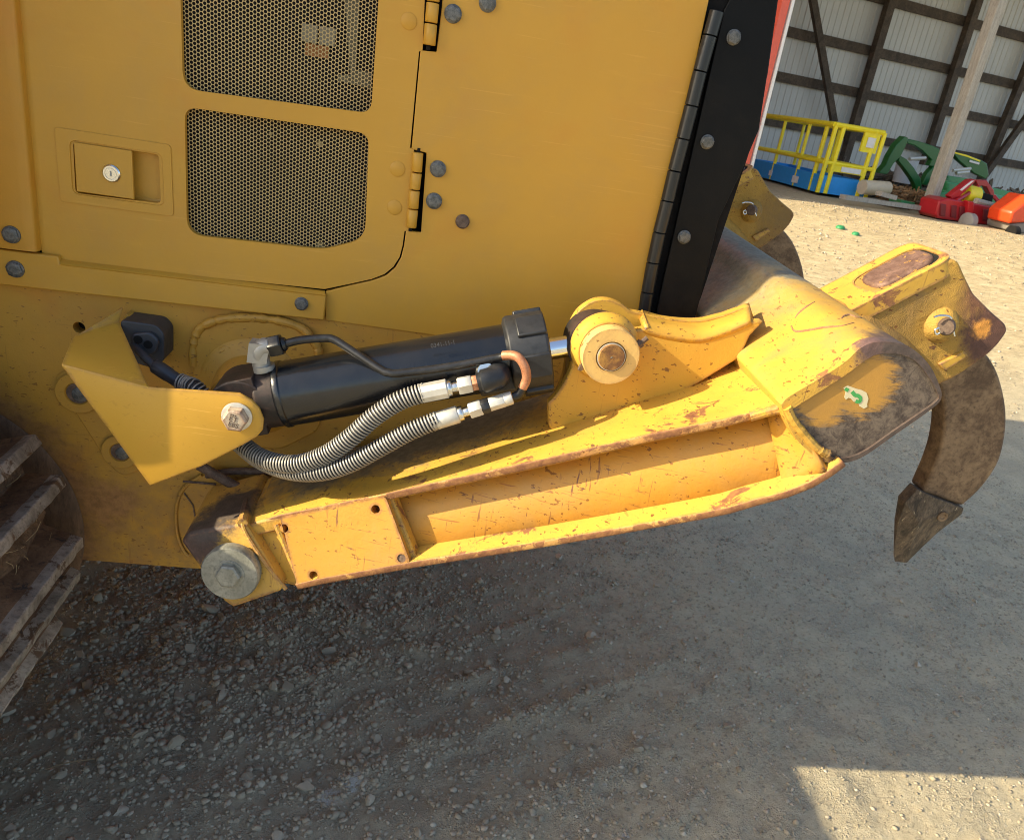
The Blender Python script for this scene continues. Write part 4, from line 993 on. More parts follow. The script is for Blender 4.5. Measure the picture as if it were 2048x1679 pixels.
# ================================================================== GROUND
ZF = .75
def vnoise(x, y, s, seed):
    r = np.random.RandomState(seed); g = r.rand(256, 256)
    X = x * s; Y_ = y * s; xi = np.floor(X).astype(int); yi = np.floor(Y_).astype(int); fx = X - xi; fy = Y_ - yi
    fx = fx * fx * (3 - 2 * fx); fy = fy * fy * (3 - 2 * fy)
    a = g[xi % 256, yi % 256]; b = g[(xi + 1) % 256, yi % 256]; c = g[xi % 256, (yi + 1) % 256]; d = g[(xi + 1) % 256, (yi + 1) % 256]
    return (a * (1 - fx) + b * fx) * (1 - fy) + (c * (1 - fx) + d * fx) * fy
def gheight(x, y):
    t = np.clip((y - 3.0) / 6.0, 0, 1); z = ZF * t * t * (3 - 2 * t)
    z = z + (vnoise(x, y, 1.1, 1) - .5) * .035 + (vnoise(x, y, 4, 2) - .5) * .016 + (vnoise(x, y, 14, 3) - .5) * .008 + (vnoise(x, y, 45, 4) - .5) * .005
    # tread marks pressed by the tracks: ridges running diagonally
    near = np.exp(-(((x - .25) / .75) ** 2 + ((y - .05) / .55) ** 2))
    u = (x * -.66 + y * .75) + (vnoise(x, y, 1.6, 7) - .5) * .34 + (vnoise(x, y, 6, 17) - .5) * .06
    rid = np.abs(((u / .21) % 1.0) - .5) * 2
    rid = np.clip((rid - .55) / .45, 0, 1) ** 1.3
    brk = vnoise(x, y, 9, 9)
    z = z + near * rid * (.004 + .022 * np.clip(brk - .35, 0, 1)) * 1.3 + near * (vnoise(x, y, 30, 11) - .5) * .010
    # loose heap by the track
    z = z + .03 * np.exp(-(((x + .35) / .45) ** 2 + ((y - .35) / .5) ** 2)) * (1 + .9 * (vnoise(x, y, 11, 5) - .5))
    return z
def axis(lo, hi, step, far, n):
    a = np.arange(lo, hi, step); g = np.geomspace(step * 1.5, far, n)
    return np.concatenate([(lo - g)[::-1], a, a[-1] + g])
gx = axis(-1.3, 3.0, .012, 250, 46); gyy = axis(-.95, 3.3, .012, 250, 46)
GX, GY = np.meshgrid(gx, gyy, indexing='ij'); GZ = gheight(GX, GY)
nx, ny = GX.shape
me = bpy.data.meshes.new('ground'); co = np.stack([GX, GY, GZ], -1).reshape(-1, 3)
idx = np.arange(nx * ny).reshape(nx, ny); q = np.stack([idx[:-1, :-1], idx[1:, :-1], idx[1:, 1:], idx[:-1, 1:]], -1).reshape(-1, 4)
me.vertices.add(len(co)); me.vertices.foreach_set('co', co.ravel()); me.loops.add(q.size); me.loops.foreach_set('vertex_index', q.ravel().astype(np.int32))
me.polygons.add(len(q)); me.polygons.foreach_set('loop_start', np.arange(0, q.size, 4, dtype=np.int32)); me.update(); me.validate()
me.polygons.foreach_set('use_smooth', [True] * len(me.polygons))
def groundmat():
    m, nt, b, pos = newmat('gravel_soil')
    n1 = noise(nt, pos, 1.3, 6, .65); n2 = noise(nt, pos, 9, 8, .7, .3); n3 = noise(nt, pos, 70, 6, .75); n4 = noise(nt, pos, 330, 4, .7)
    c = mixc(nt, ramp(nt, n1, .35, .65), (0.551, 0.468, 0.306), (0.475, 0.404, 0.269))
    c = mixc(nt, ramp(nt, n2, .35, .7), c, (0.589, 0.502, 0.336))
    c = mixc(nt, math_(nt, 'MULTIPLY', ramp(nt, n3, .5, .72), .6), c, (0.646, 0.591, 0.44))
    c = mixc(nt, math_(nt, 'MULTIPLY', ramp(nt, n3, .34, .47, True), .8), c, (0.2, 0.17, 0.122))  # shade of tiny gaps between stones put into the colour
    c = mixc(nt, math_(nt, 'MULTIPLY', ramp(nt, n4, .5, .7), .5), c, (0.342, 0.295, 0.211))
    for vs_, amt in ((95, .55), (210, .45)):
        vo = N(nt, 'ShaderNodeTexVoronoi'); vo.inputs['Scale'].default_value = vs_; nt.links.new(pos, vo.inputs['Vector'])
        ve = N(nt, 'ShaderNodeTexVoronoi', feature='DISTANCE_TO_EDGE'); ve.inputs['Scale'].default_value = vs_; nt.links.new(pos, ve.inputs['Vector'])
        bw = N(nt, 'ShaderNodeRGBToBW'); nt.links.new(vo.outputs['Color'], bw.inputs[0])
        stone = math_(nt, 'MULTIPLY', ramp(nt, bw.outputs[0], .52, .56), ramp(nt, noise(nt, pos, 5.5, 5, .7), .42, .6))
        c = mixc(nt, math_(nt, 'MULTIPLY', stone, amt * .8), c, mixc(nt, bw.outputs[0], (0.437, 0.374, 0.258), (0.646, 0.581, 0.431)))
        c = mixc(nt, math_(nt, 'MULTIPLY', math_(nt, 'MULTIPLY', stone, ramp(nt, ve.outputs['Distance'], .02, .10, True)), amt), c, (0.209, 0.177, 0.125))  # crevice shade round the stones darkened into the soil colour
        n3 = math_(nt, 'ADD', n3, math_(nt, 'MULTIPLY', math_(nt, 'MULTIPLY', ramp(nt, ve.outputs['Distance'], 0, .35), stone), .5))
    # moist darker soil churned up beside the track
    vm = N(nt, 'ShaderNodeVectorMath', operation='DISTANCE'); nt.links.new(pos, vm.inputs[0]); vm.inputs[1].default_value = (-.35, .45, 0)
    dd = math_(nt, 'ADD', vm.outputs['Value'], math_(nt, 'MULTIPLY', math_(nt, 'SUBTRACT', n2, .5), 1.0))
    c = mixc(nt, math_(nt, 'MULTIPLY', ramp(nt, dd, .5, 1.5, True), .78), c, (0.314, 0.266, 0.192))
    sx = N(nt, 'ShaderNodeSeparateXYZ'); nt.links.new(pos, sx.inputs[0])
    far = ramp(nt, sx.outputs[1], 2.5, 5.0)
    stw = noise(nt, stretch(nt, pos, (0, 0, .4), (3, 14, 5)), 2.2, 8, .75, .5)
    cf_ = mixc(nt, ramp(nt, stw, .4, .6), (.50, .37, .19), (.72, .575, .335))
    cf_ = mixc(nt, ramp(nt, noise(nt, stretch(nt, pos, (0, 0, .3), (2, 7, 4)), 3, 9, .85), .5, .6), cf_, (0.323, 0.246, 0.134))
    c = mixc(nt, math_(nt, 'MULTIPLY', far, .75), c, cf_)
    # chalky scuffs
    for i, (px_, py_, r) in enumerate(((460, 1270, .03), (700, 1560, .035), (660, 1590, .03), (275, 1445, .02), (380, 1448, .012), (575, 1325, .012), (560, 1460, .02), (600, 1445, .02), (640, 1430, .015), (500, 1475, .02), (1250, 1670, .012), (1210, 1563, .012), (1465, 1160, .012))):
        g_ = PZ(px_, py_, .01); v_ = N(nt, 'ShaderNodeVectorMath', operation='DISTANCE'); nt.links.new(pos, v_.inputs[0]); v_.inputs[1].default_value = v3(g_)
        d2 = math_(nt, 'ADD', v_.outputs['Value'], math_(nt, 'MULTIPLY', math_(nt, 'SUBTRACT', noise(nt, pos, 60, 5, .8), .5), r * 2.6))
        c = mixc(nt, math_(nt, 'MULTIPLY', ramp(nt, d2, r * .35, r * 1.0, True), .65), c, (.55, .55, .52))
    setc(nt, b, c); b.inputs['Roughness'].default_value = .95
    b.inputs['Specular IOR Level'].default_value = .2
    h = math_(nt, 'ADD', math_(nt, 'MULTIPLY', n3, .6), math_(nt, 'MULTIPLY', n4, .35)); h = math_(nt, 'ADD', h, math_(nt, 'MULTIPLY', n2, .5))
    bump(nt, b, h, .9, .012)
    return m
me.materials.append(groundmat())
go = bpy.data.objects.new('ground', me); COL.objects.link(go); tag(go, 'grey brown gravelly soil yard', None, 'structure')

# ---- loose stones: one mass of many thousand pebbles
def ico():
    t = (1 + 5 ** .5) / 2; v = np.array([(-1, t, 0), (1, t, 0), (-1, -t, 0), (1, -t, 0), (0, -1, t), (0, 1, t), (0, -1, -t), (0, 1, -t), (t, 0, -1), (t, 0, 1), (-t, 0, -1), (-t, 0, 1)], float)
    v /= np.linalg.norm(v[0])
    f = [(0, 11, 5), (0, 5, 1), (0, 1, 7), (0, 7, 10), (0, 10, 11), (1, 5, 9), (5, 11, 4), (11, 10, 2), (10, 7, 6), (7, 1, 8), (3, 9, 4), (3, 4, 2), (3, 2, 6), (3, 6, 8), (3, 8, 9), (4, 9, 5), (2, 4, 11), (6, 2, 10), (8, 6, 7), (9, 8, 1)]
    return v, f
def sub(v, f):
    v = list(map(tuple, v)); c = {}; o = []
    def mid(a, b):
        k = (min(a, b), max(a, b))
        if k not in c: m_ = (np.array(v[a]) + np.array(v[b])) / 2; m_ /= np.linalg.norm(m_); v.append(tuple(m_)); c[k] = len(v) - 1
        return c[k]
    for a, b, d in f:
        x, y, z = mid(a, b), mid(b, d), mid(d, a); o += [(a, x, z), (b, y, x), (d, z, y), (x, y, z)]
    return np.array(v), o
def pebbles(name, P_, S_, big, seed):
    r = np.random.RandomState(seed); v0, f0 = ico()
    if big: v0, f0 = sub(v0, f0)
    f0 = np.array(f0); n = len(P_); V = []
    var = []
    for k in range(10):
        vv = v0.copy()
        for _ in range(7):   # flatten against random planes: broken stone
            d = r.randn(3); d /= np.linalg.norm(d); t = r.uniform(.45, .8); s = vv @ d; vv = vv - np.outer(np.maximum(s - t, 0), d)
        var.append(vv * (1 + .06 * r.randn(len(vv), 1)))
    allv = np.zeros((n, len(v0), 3)); 
    ang = r.rand(n) * 6.283; tilt = r.randn(n) * .5; asp = np.stack([r.uniform(.8, 1.35, n), r.uniform(.7, 1.1, n), r.uniform(.45, .85, n)], 1)
    for i in range(n):
        vv = var[i % 10] * asp[i] * S_[i]; ca, sa, ct, st_ = cos(ang[i]), sin(ang[i]), cos(tilt[i]), sin(tilt[i])
        vv = np.stack([vv[:, 0], vv[:, 1] * ct - vv[:, 2] * st_, vv[:, 1] * st_ + vv[:, 2] * ct], 1)
        vv = np.stack([vv[:, 0] * ca - vv[:, 1] * sa, vv[:, 0] * sa + vv[:, 1] * ca, vv[:, 2]], 1); allv[i] = vv + P_[i]
    F = (f0[None] + (np.arange(n) * len(v0))[:, None, None]).reshape(-1, 3); me = bpy.data.meshes.new(name)
    co = allv.reshape(-1, 3); me.vertices.add(len(co)); me.vertices.foreach_set('co', co.ravel()); me.loops.add(F.size); me.loops.foreach_set('vertex_index', F.ravel().astype(np.int32))
    me.polygons.add(len(F)); me.polygons.foreach_set('loop_start', np.arange(0, F.size, 3, dtype=np.int32)); me.update(); me.validate()
    if big: me.polygons.foreach_set('use_smooth', [True] * len(F)); me.set_sharp_from_angle(angle=rad(28))
    m, nt, b, pos = newmat(name + '_stone')
    g = N(nt, 'ShaderNodeNewGeometry'); cr = N(nt, 'ShaderNodeValToRGB'); nt.links.new(g.outputs['Random Per Island'], cr.inputs[0])
    e = cr.color_ramp.elements; e[0].color = (0.242, 0.209, 0.151, 1); e[1].color = (0.581, 0.535, 0.417, 1)
    for p_, c_ in ((.3, (0.323, 0.276, 0.197)), (.6, (0.388, 0.331, 0.234)), (.9, (0.468, 0.391, 0.296))): x = e.new(p_); x.color = (*c_, 1)
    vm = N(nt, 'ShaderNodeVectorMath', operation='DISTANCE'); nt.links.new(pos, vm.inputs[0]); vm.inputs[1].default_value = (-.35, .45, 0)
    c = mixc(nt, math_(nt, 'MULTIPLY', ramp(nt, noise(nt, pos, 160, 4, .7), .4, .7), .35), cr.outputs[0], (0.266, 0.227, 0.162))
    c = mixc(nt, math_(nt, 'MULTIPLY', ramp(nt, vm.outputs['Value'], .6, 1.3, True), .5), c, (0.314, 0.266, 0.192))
    setc(nt, b, c); b.inputs['Roughness'].default_value = .9; bump(nt, b, noise(nt, pos, 300, 4, .7), .3, .002)
    me.materials.append(m); o = bpy.data.objects.new(name, me); COL.objects.link(o); return o
r = np.random.RandomState(11)
def scatter(n, x0, x1, y0, y1, smin, smax, dens=None, pw=2.2):
    x = r.uniform(x0, x1, n); y = r.uniform(y0, y1, n)
    if dens is not None:
        k = r.rand(n) < dens(x, y); x, y = x[k], y[k]
    s = smin + (smax - smin) * r.rand(len(x)) ** pw
    z = gheight(x, y) + s * r.uniform(-.2, .35, len(x)); return np.stack([x, y, z], 1), s
clump = lambda x, y: np.clip((vnoise(x, y, 3.2, 21) * .6 + vnoise(x, y, 11, 22) * .5 - .33) * 2.2, .35, 1)
heap = lambda x, y: np.exp(-(((x + .35) / .5) ** 2 + ((y - .35) / .6) ** 2)) * 1.1 + .12 * clump(x, y)
def rutf(x, y):
    u = (x * -.66 + y * .75) + (vnoise(x, y, 1.6, 7) - .5) * .34 + (vnoise(x, y, 6, 17) - .5) * .06; rid = np.abs(((u / .21) % 1.0) - .5) * 2
    return np.clip((rid - .5) / .4, 0, 1) * np.clip((vnoise(x, y, 7, 9) - .25) * 3, 0, 1) * np.exp(-(((x - .3) / .8) ** 2 + ((y - .05) / .6) ** 2))
ridge_d = rutf
ridge_old = lambda x, y: np.exp(-(((x - .3) / .7) ** 2 + ((y - .05) / .5) ** 2)) * np.clip((vnoise(x, y, 5, 31) - .42) * 4, 0, 1)
a1, s1 = scatter(95000, -1.0, 3.2, -.6, 3.0, .0018, .0075, clump, 3.0)
a2, s2 = scatter(44000, -1.0, .8, -.5, 1.4, .0026, .0130, heap, 3.2)
a3, s3 = scatter(26000, -.7, 1.3, -.6, .8, .0028, .0095, ridge_d)
a4, s4 = scatter(3500, -1.0, 2.9, -.5, 3.0, .005, .012, clump, 3)
a5, s5 = scatter(9000, 1.0, 9, 2.6, 9, .006, .02, None, 3)
gr = pebbles('gravel', np.concatenate([a1, a2, a3, a4, a5]), np.concatenate([s1, s2, s3, s4, s5]), False, 2)
tag(gr, 'loose grey brown gravel lying all over the yard', 'gravel', 'stuff')
b1, t1_ = scatter(750, -1.1, 1.0, -.5, 1.3, .010, .022, heap, 2.8); b2, t2_ = scatter(160, -1.0, 2.8, -.5, 3.0, .010, .018, clump, 2)
bs = pebbles('broken_stone', np.concatenate([b1, b2]), np.concatenate([t1_, t2_]), True, 5); tag(bs, 'larger broken stones lying between the gravel by the track', 'gravel', 'stuff')

tw = PZ(190, 1520, .02); tw2 = PZ(92, 1540, .02); mb = MB()
mb.tube(catmull([tw2 + ZV * .004, tw2.lerp(tw, .4) + ZV * .010, tw2.lerp(tw, .8) + ZV * .008, tw + ZV * .006], 5), .0016, 6)
tag(mb.build('twig', plain('dry_twig', (.22, .16, .09), .8)), 'thin dry twig lying on the gravel below the track', 'twig')
# ---- green plastic scrap on the far gravel
pc = PZ(1660, 548, .16); mb = MB()
for (px_, py_, r_) in ((1653, 547, .055), (1684, 556, .045)):
    c = PZ(px_, py_, .10); c.z = float(gheight(np.array([c.x]), np.array([c.y]))[0]) + .005
    mb.lathe(c, ZV, [(0, r_), (.02, r_ * .95), (.035, r_ * .6), (.03, r_ * .2)], 16)
mb.box((PZ(1653, 547, .10) + PZ(1684, 556, .10)) / 2 + ZV * .02, XV, YV, ZV, .07, .012, .006)
tag(mb.build('plastic_scrap', plain('green_plastic', (.03, .22, .08), .4)), 'green plastic scrap lying on the sunny gravel behind the ripper', 'scrap')

# ================================================================== BARN AND WHAT STANDS BY IT
BA = rad(15.57); BU_ = Vector((cos(BA), sin(BA), 0)); BWV = Vector((-sin(BA), cos(BA), 0))
POLE = PZ(1851, 430, ZF)
BARN_D = 7.0
WALL0 = POLE + BWV * BARN_D
def PW(px, py, off=0.0): return PN(px, py, WALL0 - BWV * off, BWV)
def PQ(px, py, off=0.0): return PN(px, py, POLE + BWV * off, BWV)     # plane through the pole, off metres deeper
BN = empty('pole_barn', (POLE.x, POLE.y, ZF), 'open fronted pole barn with pale corrugated wall and dark timber girts', 'barn')
def wallmat():
    m, nt, b, pos = newmat('corrugated_sheet')
    c = mixc(nt, noise(nt, pos, 1.2, 5, .6), (.60, .61, .60), (.48, .49, .48)); setc(nt, b, c); b.inputs['Roughness'].default_value = .5; b.inputs['Metallic'].default_value = .1
    return m
M['sheet'] = wallmat()
M['timber'] = rusty('dark_timber', (.055, .042, .032), (.12, .09, .065), 5, .8, .3, 0, bd=.01)
M['polewood'] = rusty('weathered_pole', (.33, .31, .26), (.46, .43, .36), 5, .8, .4, 0, bd=.01, st=((0, 0, 0), (6, 6, .7)))
mb = MB(); x0b, x1b = -6.2, 12.0; zt = 7.2; pitch = .17; rows0, rows1 = [], []
u = x0b
while u < x1b:
    for du, dn in ((0, 0), (.09, 0), (.105, .014), (.125, .014), (.14, 0)):
        p_ = WALL0 + BU_ * (u + du) - BWV * dn; rows0.append(Vector((p_.x, p_.y, ZF - .3))); rows1.append(Vector((p_.x, p_.y, zt)))
    u += pitch
mb.grid([rows0, rows1]); mb.build('back_wall', 'sheet', BN, smooth=0)
mb = MB(); e0 = WALL0 + BU_ * x0b; e1 = e0 - BWV * (BARN_D + .1)
mb.box((e0 + e1) / 2 + ZV * 3.3, BWV, BU_, ZV, (BARN_D + .1) / 2, .03, 3.7); mb.build('end_wall', plain('red_sheet', (.62, .09, .05), .5), BN)
# roof
mb = MB(); ctr = WALL0 - BWV * BARN_D * .5 + BU_ * (x0b + x1b) / 2; mb.box((ctr.x, ctr.y, zt - .2), BU_, (BWV + ZV * .12), ZV, (x1b - x0b) / 2 + .3, BARN_D / 2 + .4, .05); mb.build('roof', 'sheet', BN)
mb = MB(); ctr = POLE + BU_ * (x0b + x1b) / 2; mb.box((ctr.x, ctr.y, zt - .8), BU_, BWV, ZV, (x1b - x0b) / 2, .06, .25); mb.build('front_header', 'timber', BN)
# girts
for (pa, pb_, w) in (((1560, 54), (2048, 178), .17), ((1548, 150), (2048, 254), .17), ((1540, 235), (2048, 338), .16), ((1700, -20), (2048, 75), .17)):
    A, B = PW(*pa, .09), PW(*pb_, .09); zc = (A.z + B.z) / 2; A2 = WALL0 + BU_ * x0b; L_ = (x1b - x0b)
    mb = MB(); cc_ = A2 + BU_ * L_ / 2 - BWV * .07; mb.box((cc_.x, cc_.y, zc), BU_, BWV, ZV, L_ / 2, .035, w * .58); mb.build('girt', 'timber', BN)
def bar(p0, p1, w, dpt, off, name='post', mat='timber', parent=BN, fn=PW):
    A, B = fn(*p0, off), fn(*p1, off); d = B - A; mb = MB(); mb.box((A + B) / 2, d, BWV, d.cross(BWV), d.length / 2, dpt, w); return mb.build(name, mat, parent)
bar((1797, -50), (1676, 360), .10, .08, .22); bar((1972, -50), (1848, 330), .10, .08, .22); bar((2085, 60), (1958, 370), .10, .08, .22)
bar((1617, -50), (1668, 245), .075, .05, .36, 'brace'); bar((2060, 225), (1970, 350), .09, .05, .36, 'brace')
# front corner post with red and white trim
cpost = PQ(1540, 150, 0)
mb = MB(); A = PQ(1584, -30); B = Vector((A.x, A.y, ZF)); d = (A - B)
mb.box((A + B) / 2 - BWV * .06, d, BWV, BU_, d.length / 2, .05, .018); mb.build('white_corner_trim', plain('white_trim', (.78, .78, .76), .5), BN)
A = PQ(1570, -30); B = Vector((A.x, A.y, ZF)); d = (A - B); mb = MB(); mb.box((A + B) / 2 - BWV * .05, d, BWV, BU_, d.length / 2, .05, .055); mb.build('red_corner_trim', plain('red_trim', (.70, .12, .07), .5), BN)
# the free standing front pole
mb = MB(); mb.box((POLE.x, POLE.y, ZF + 3.1), BU_, BWV, ZV, .075, .075, 3.3); mb.build('front_pole', 'polewood', BN, bevel=.01)

# ---- work platform: blue base with yellow rails
BLUE = plain('blue_paint', (.02, .30, .75), .45); YR = plain('yellow_rail', (.92, .76, .02), .4); M['blue'] = BLUE; M['yr'] = YR
Bp, Cp, Ap = PZ(1630, 391, ZF), PZ(1724, 391, ZF), PZ(1489, 351, ZF)
lu = (Ap - Bp).normalized(); lw = (Cp - Bp); lw = (lw - lu * lw.dot(lu)); lw.normalize(); LW = .5; LL = (Ap - Bp).length
LF = empty('work_platform', Bp, 'blue access platform with yellow guard rails in front of the barn', 'platform')
for _k in range(400):
    _q = ROT @ (Bp + lw * LW - CAM)
    if _q.x / _q.z * FPX + CX > 1724: break
    LW += .01
def lp(a, b, z): return Bp + lu * a + lw * b + ZV * z
mb = MB()
hb = .25
for (a0, a1, b0, b1) in ((0, LL, 0, .06), (0, LL, LW - .06, LW), (0, .06, 0, LW), (LL - .06, LL, 0, LW)):
    mb.box(lp((a0 + a1) / 2, (b0 + b1) / 2, hb / 2 + .05), lu, lw, ZV, (a1 - a0) / 2, (b1 - b0) / 2, hb / 2)
mb.box(lp(LL / 2, LW / 2, .08), lu, lw, ZV, LL / 2 - .01, LW / 2 - .01, .02); mb.build('platform_base', 'blue', LF)
def proj_z(px, py, a, b):   # height of picture point above platform foot a, b
    base = lp(a, b, 0); d = ray(px, py); hd_ = Vector((base.x - CAM.x, base.y - CAM.y)); t = hd_.length / Vector((d.x, d.y)).length
    return (CAM + d * t).z - ZF
HT = proj_z(1659, 256, 0, 0) * 1.06
for i, (a, b) in enumerate([(0, 0), (.22, 0), (LL * .30, 0), (LL * .62, 0), (LL * .97, 0), (0, LW), (.0, LW * .82), (LL * .5, LW), (LL * .97, LW), (0, LW * .16)]):
    mb = MB(); r_ = .035 if i in (0, 1, 5, 6, 9) else .028
    mb.tube([lp(a, b + .02, .05), lp(a, b + .02, HT)], r_, 8); mb.build('rail_post', 'yr', LF)
for z_ in (HT, HT * .48):
    for pts in ([(0, 0), (LL * .97, 0)], [(0, LW), (LL * .97, LW)], [(0, 0), (0, LW)], [(LL * .97, 0), (LL * .97, LW)]):
        mb = MB(); mb.tube([lp(*p, z_) for p in pts], .038 if z_ == HT else .03, 8); mb.build('guard_rail', 'yr', LF)
mb = MB(); mb.box(lp(0, LW * .78, HT * .84), lw, lu, ZV, LW * .16, .02, HT * .14); mb.box(lp(0, LW * .5, HT * .42), lw, lu, ZV, LW * .34, .02, HT * .05); mb.build('gate_plate', 'yr', LF)
WP = plain('white_paper', (.75, .75, .72), .6)
for args in ((lp(-.03, LW * .78, HT * .84), lw, lu, ZV, LW * .08, .004, HT * .07), (lp(-.03, LW * .55, HT * .42), lw, lu, ZV, LW * .2, .004, HT * .035),
             (lp(LL * .28, -.01, .15), lu, lw, ZV, .09, .004, .05), (lp(LL * .62, -.01, .15), lu, lw, ZV, .05, .004, .04)):
    mb = MB(); mb.box(*args); mb.build('white_sticker', WP, LF)

# ---- shapes traced at their own distance and given real thickness
def zc(x, y): return (x / 3.606 + 1480, y / 3.606 + 180)
def slab(name, pts, off, th, mat, parent, bevel=.01, rnd_=0, sub_=0):
    q = [PQ(*zc(x, y), off) for x, y in pts]; mb = MB(); mb.prism(q, BWV * th); return mb.build(name, mat, parent, bevel=bevel, smooth=40)
GREEN = plain('loader_green', (.012, .115, .025), .35); M['green'] = GREEN; LGREEN = plain('light_green', (.06, .28, .11), .4); M['lgreen'] = LGREEN
LO = empty('front_loader', PQ(*zc(1350, 760), 1.0), 'dark green front loader arms lying under the barn roof behind the wooden pole', 'loader')
slab('bucket_carrier', [(1190, 335), (1215, 345), (1200, 400), (1160, 480), (1110, 530), (1066, 605), (1045, 608), (1003, 600), (1055, 540), (1080, 480), (1130, 395)], 1.0, .12, 'green', LO)
slab('loader_boom', [(1212, 352), (1300, 372), (1400, 405), (1470, 440), (1450, 500), (1410, 560), (1365, 545), (1385, 505), (1350, 470), (1320, 440), (1260, 400), (1205, 385)], 1.04, .1, 'green', LO)
slab('boom_leg', [(1150, 470), (1205, 500), (1255, 560), (1305, 640), (1312, 700), (1285, 790), (1268, 790), (1272, 700), (1240, 640), (1190, 570), (1145, 515)], 1.02, .1, 'green', LO)
slab('boom_leg', [(1405, 545), (1420, 600), (1345, 690), (1316, 680), (1355, 600)], 1.02, .1, 'green', LO)
slab('loader_boom', [(1530, 440), (1640, 470), (1740, 505), (1782, 530), (1795, 620), (1770, 640), (1690, 600), (1640, 560), (1575, 505)], 1.3, .1, 'green', LO)
slab('white_strip', [(1660, 505), (1730, 525), (1725, 540), (1655, 520)], 1.28, .01, plain('decal_white', (.7, .7, .68), .5), LO)
slab('boom_leg', [(1450, 590), (1500, 640), (1512, 740), (1480, 790), (1455, 730)], 1.1, .14, 'green', LO)
slab('yellow_stripe', [(1552, 448), (1640, 470), (1735, 508), (1733, 520), (1640, 484), (1550, 458)], 1.0, .01, 'yr', LO)
mb = MB()
for a, b in (((1222, 497), (1335, 490)), ((1535, 580), (1660, 568)), ((1560, 600), (1650, 590))): mb.tube([PQ(*zc(*a), 1.0), PQ(*zc(*b), 1.0)], .028, 8)
mb.build('lift_cylinder', 'zinc', LO)
BK = empty('loader_bucket', PQ(*zc(1700, 820), .8), 'light green loader bucket on the ground behind the red mower deck', 'bucket')
slab('bucket_back', [(1500, 618), (1640, 638), (1800, 698), (1960, 735), (2030, 760), (2010, 800), (1700, 720), (1500, 690)], 1.2, .08, 'lgreen', BK)
slab('bucket_shell', [(1500, 660), (1640, 680), (1800, 740), (1990, 790), (1980, 850), (1950, 860), (1600, 800), (1420, 782), (1432, 740), (1500, 738)], .6, .3, 'lgreen', BK, .03)
RED = plain('mower_red', (.40, .012, .018), .35, var=.3, scale=4); M['red'] = RED
MW = empty('mower_deck', PQ(*zc(1650, 930), -.2), 'red mower deck with yellow gearbox at the foot of the wooden pole', 'mower')
slab('deck', [(1440, 800), (1500, 782), (1560, 792), (1660, 812), (1880, 850), (1965, 885), (1950, 990), (1700, 965), (1600, 950), (1425, 925), (1412, 900)], -.35, .35, 'red', MW, .02)
slab('deck_skirt', [(1425, 905), (1600, 945), (1700, 962), (1950, 985), (1945, 1005), (1700, 985), (1430, 935)], -.33, .35, 'gap', MW)
slab('hitch_arm', [(1515, 765), (1660, 650), (1700, 645), (1692, 668), (1560, 795), (1530, 790)], -.25, .1, 'red', MW)
slab('hitch_arm', [(1700, 650), (1780, 650), (1832, 720), (1838, 765), (1812, 770), (1780, 700), (1742, 690), (1722, 705)], .1, .1, 'red', MW)
slab('white_strip', [(1585, 722), (1672, 655), (1690, 655), (1602, 728)], -.26, .01, plain('white_strip', (.75, .7, .68), .5), MW)  # white strip painted as a highlight along the hitch arm
for k, x in enumerate((1452, 1530, 1590, 1760, 1850, 1905)):  # dark red slabs paint shading onto the plain deck
    slab('deck_shade_slab', [(x, 822 + (x - 1452) * .12), (x + 38, 826 + (x - 1452) * .12), (x + 30, 915 + (x - 1452) * .12), (x - 8, 908 + (x - 1452) * .12)], -.37, .03, plain('dark_red', (.16, .008, .012), .5) if k == 0 else 'dred', MW)
    if k == 0: M['dred'] = bpy.data.materials['dark_red']
mb = MB(); mb.tube([PQ(*zc(1560, 800), -.3), PQ(*zc(1720, 700), -.1)], .03, 8); mb.build('brace_bar', 'red', MW)
mb = MB(); mb.tube([PQ(*zc(1830, 765), -.1), PQ(*zc(1900, 850), -.3)], .03, 8); mb.build('brace_bar', 'red', MW)
mb = MB(); mb.tube([PQ(*zc(1700, 800), -.3), PQ(*zc(1860, 845), -.3)], .045, 8); mb.build('drive_shaft', 'polewood', MW)
slab('deck_post', [(1650, 800), (1690, 808), (1680, 900), (1640, 895)], -.42, .1, 'red', MW)
mb = MB(); mb.lathe(PQ(*zc(1655, 755), -.1), BU_, [(-.14, .10), (-.12, .13), (.12, .13), (.14, .1)], 20); mb.build('gearbox', 'yr', MW)
slab('engine_box', [(1738, 735), (1830, 760), (1815, 835), (1728, 815)], -.2, .35, 'gap', MW)
mb = MB(); mb.lathe(PQ(*zc(1645, 950), -.48), BU_, [(-.06, .11), (-.05, .125), (.05, .125), (.06, .11)], 20); mb.build('caster_wheel', plain('wheel_grey', (.3, .28, .25), .6), MW)
OR = empty('orange_implement', PQ(*zc(2040, 1000), -.9), 'orange red implement cut by the right edge beside the mower deck', 'implement')
slab('hopper', [(2120, 760), (1965, 880), (1945, 965), (2120, 950)], -.9, .4, plain('orange_red', (.78, .07, .015), .35), OR, .03)
slab('under_frame', [(2120, 950), (1950, 965), (1945, 1015), (2120, 1050)], -.85, .4, plain('grey_frame', (.25, .23, .2), .6), OR, .02)
mb = MB(); mb.lathe(PQ(*zc(1968, 1025), -.95), BU_, [(-.05, .09), (.05, .09)], 20); mb.build('wheel', 'gap', OR)
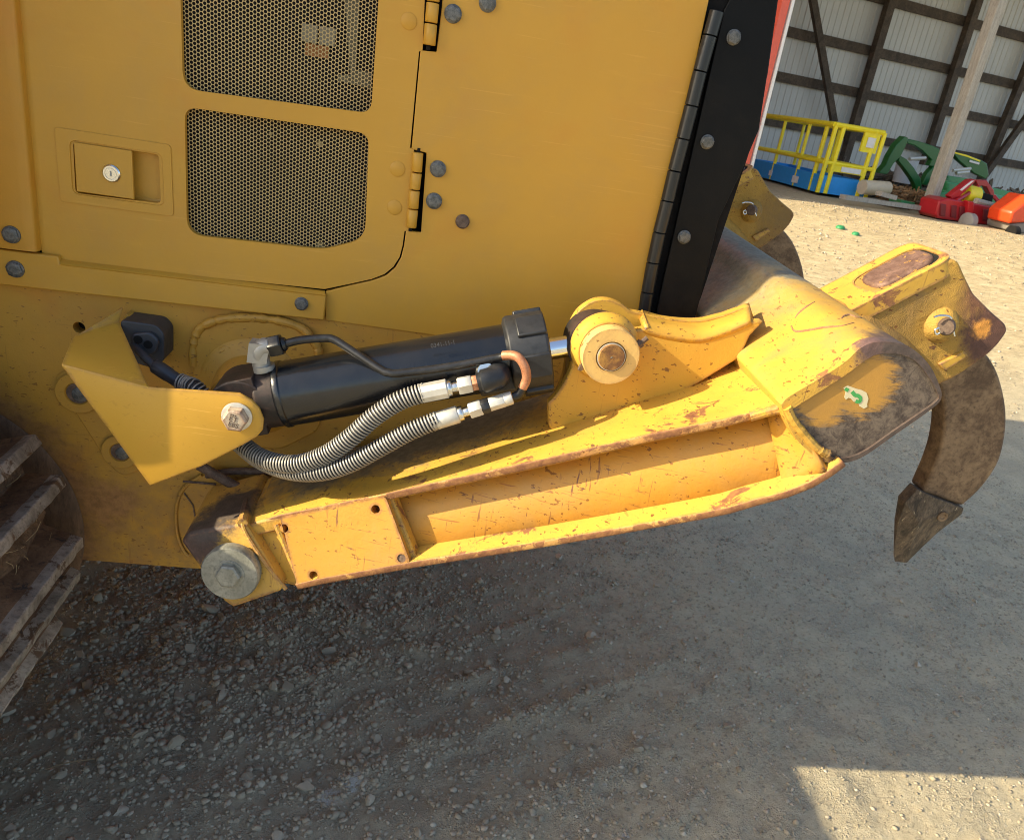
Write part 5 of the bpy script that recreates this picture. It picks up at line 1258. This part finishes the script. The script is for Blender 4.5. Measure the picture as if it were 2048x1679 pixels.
# odds and ends under the roof
mb = MB(); mb.tube([PQ(*zc(880, 700), .6), PQ(*zc(1062, 712), .6)], .105, 20); tag(mb.build('plastic_pipe', plain('cream_pipe', (.62, .52, .36), .5)), 'cream plastic pipe lying beside the blue platform', 'pipe')
q0_ = PQ(*zc(1160, 668), 2.0); mb = MB(); mb.lathe(q0_, ZV, [(0, .15), (.38, .18), (.38, .165), (.05, .14)], 24); tag(mb.build('pail', plain('white_pail', (.6, .62, .63), .5)), 'white plastic pail standing behind the green loader arm', 'pail')
def heapobj(name, px_list, off, h, mat, label, cat, seed, n=420, ln=.12):
    rr_ = random.Random(seed); mb = MB()
    for _ in range(n):
        a = rr_.choice(px_list); b = rr_.choice(px_list); t = rr_.random(); x = a[0] * t + b[0] * (1 - t) + rr_.uniform(-12, 12); y = a[1] * t + b[1] * (1 - t)
        q = PQ(*zc(x, y), off + rr_.uniform(-.4, .5)); q.z = ZF + rr_.random() ** 1.6 * h
        d = Vector((rr_.gauss(0, 1), rr_.gauss(0, 1), rr_.gauss(0, .3))).normalized()
        mb.box(q, d, d.orthogonal(), d.cross(d.orthogonal()), ln * rr_.uniform(.4, 1.2), ln * rr_.uniform(.05, .2), ln * .06)
    return tag(mb.build(name, mat, smooth=0), label, cat, 'stuff')
heapobj('wood_chips', [(1060, 720), (1180, 700), (1290, 790), (1130, 790)], 1.0, .28, rusty('bark', (.22, .11, .04), (.42, .25, .11), 8, .9, .3), 'heap of brown bark and wood chips under the barn roof', 'debris', 4)
heapobj('scrap_litter', [(650, 640), (1050, 660), (1300, 700), (1420, 700), (1950, 900)], 2.6, .45, rusty('dull_litter', (.10, .08, .06), (.22, .18, .13), 6, .9, .3), 'low dull litter heaped along the foot of the barn wall', 'debris', 6, 900, .22)
slab('green_box', [(1160, 800), (1258, 812), (1262, 838), (1165, 822)], .2, .2, 'lgreen', None) if False else None
mb = MB(); mb.prism([PQ(*zc(x, y), .2) for x, y in ((1160, 795), (1262, 812), (1258, 840), (1168, 822))], BWV * .25); tag(mb.build('crate', 'lgreen'), 'small light green crate on the ground left of the wooden pole', 'crate')
mb = MB()
for (a, b) in (((740, 770), (1300, 850)), ((1000, 745), (1110, 775))): mb.box((PQ(*zc(*a), .0) + PQ(*zc(*b), .0)) / 2, PQ(*zc(*b), .0) - PQ(*zc(*a), .0), BWV, ZV, (PQ(*zc(*b), .0) - PQ(*zc(*a), .0)).length / 2, .06, .03)
tag(mb.build('timber_plank', 'polewood'), 'weathered plank lying between the platform and the pole', 'plank')

for o in bpy.data.objects:
    if '_w' in o: del o['_w']
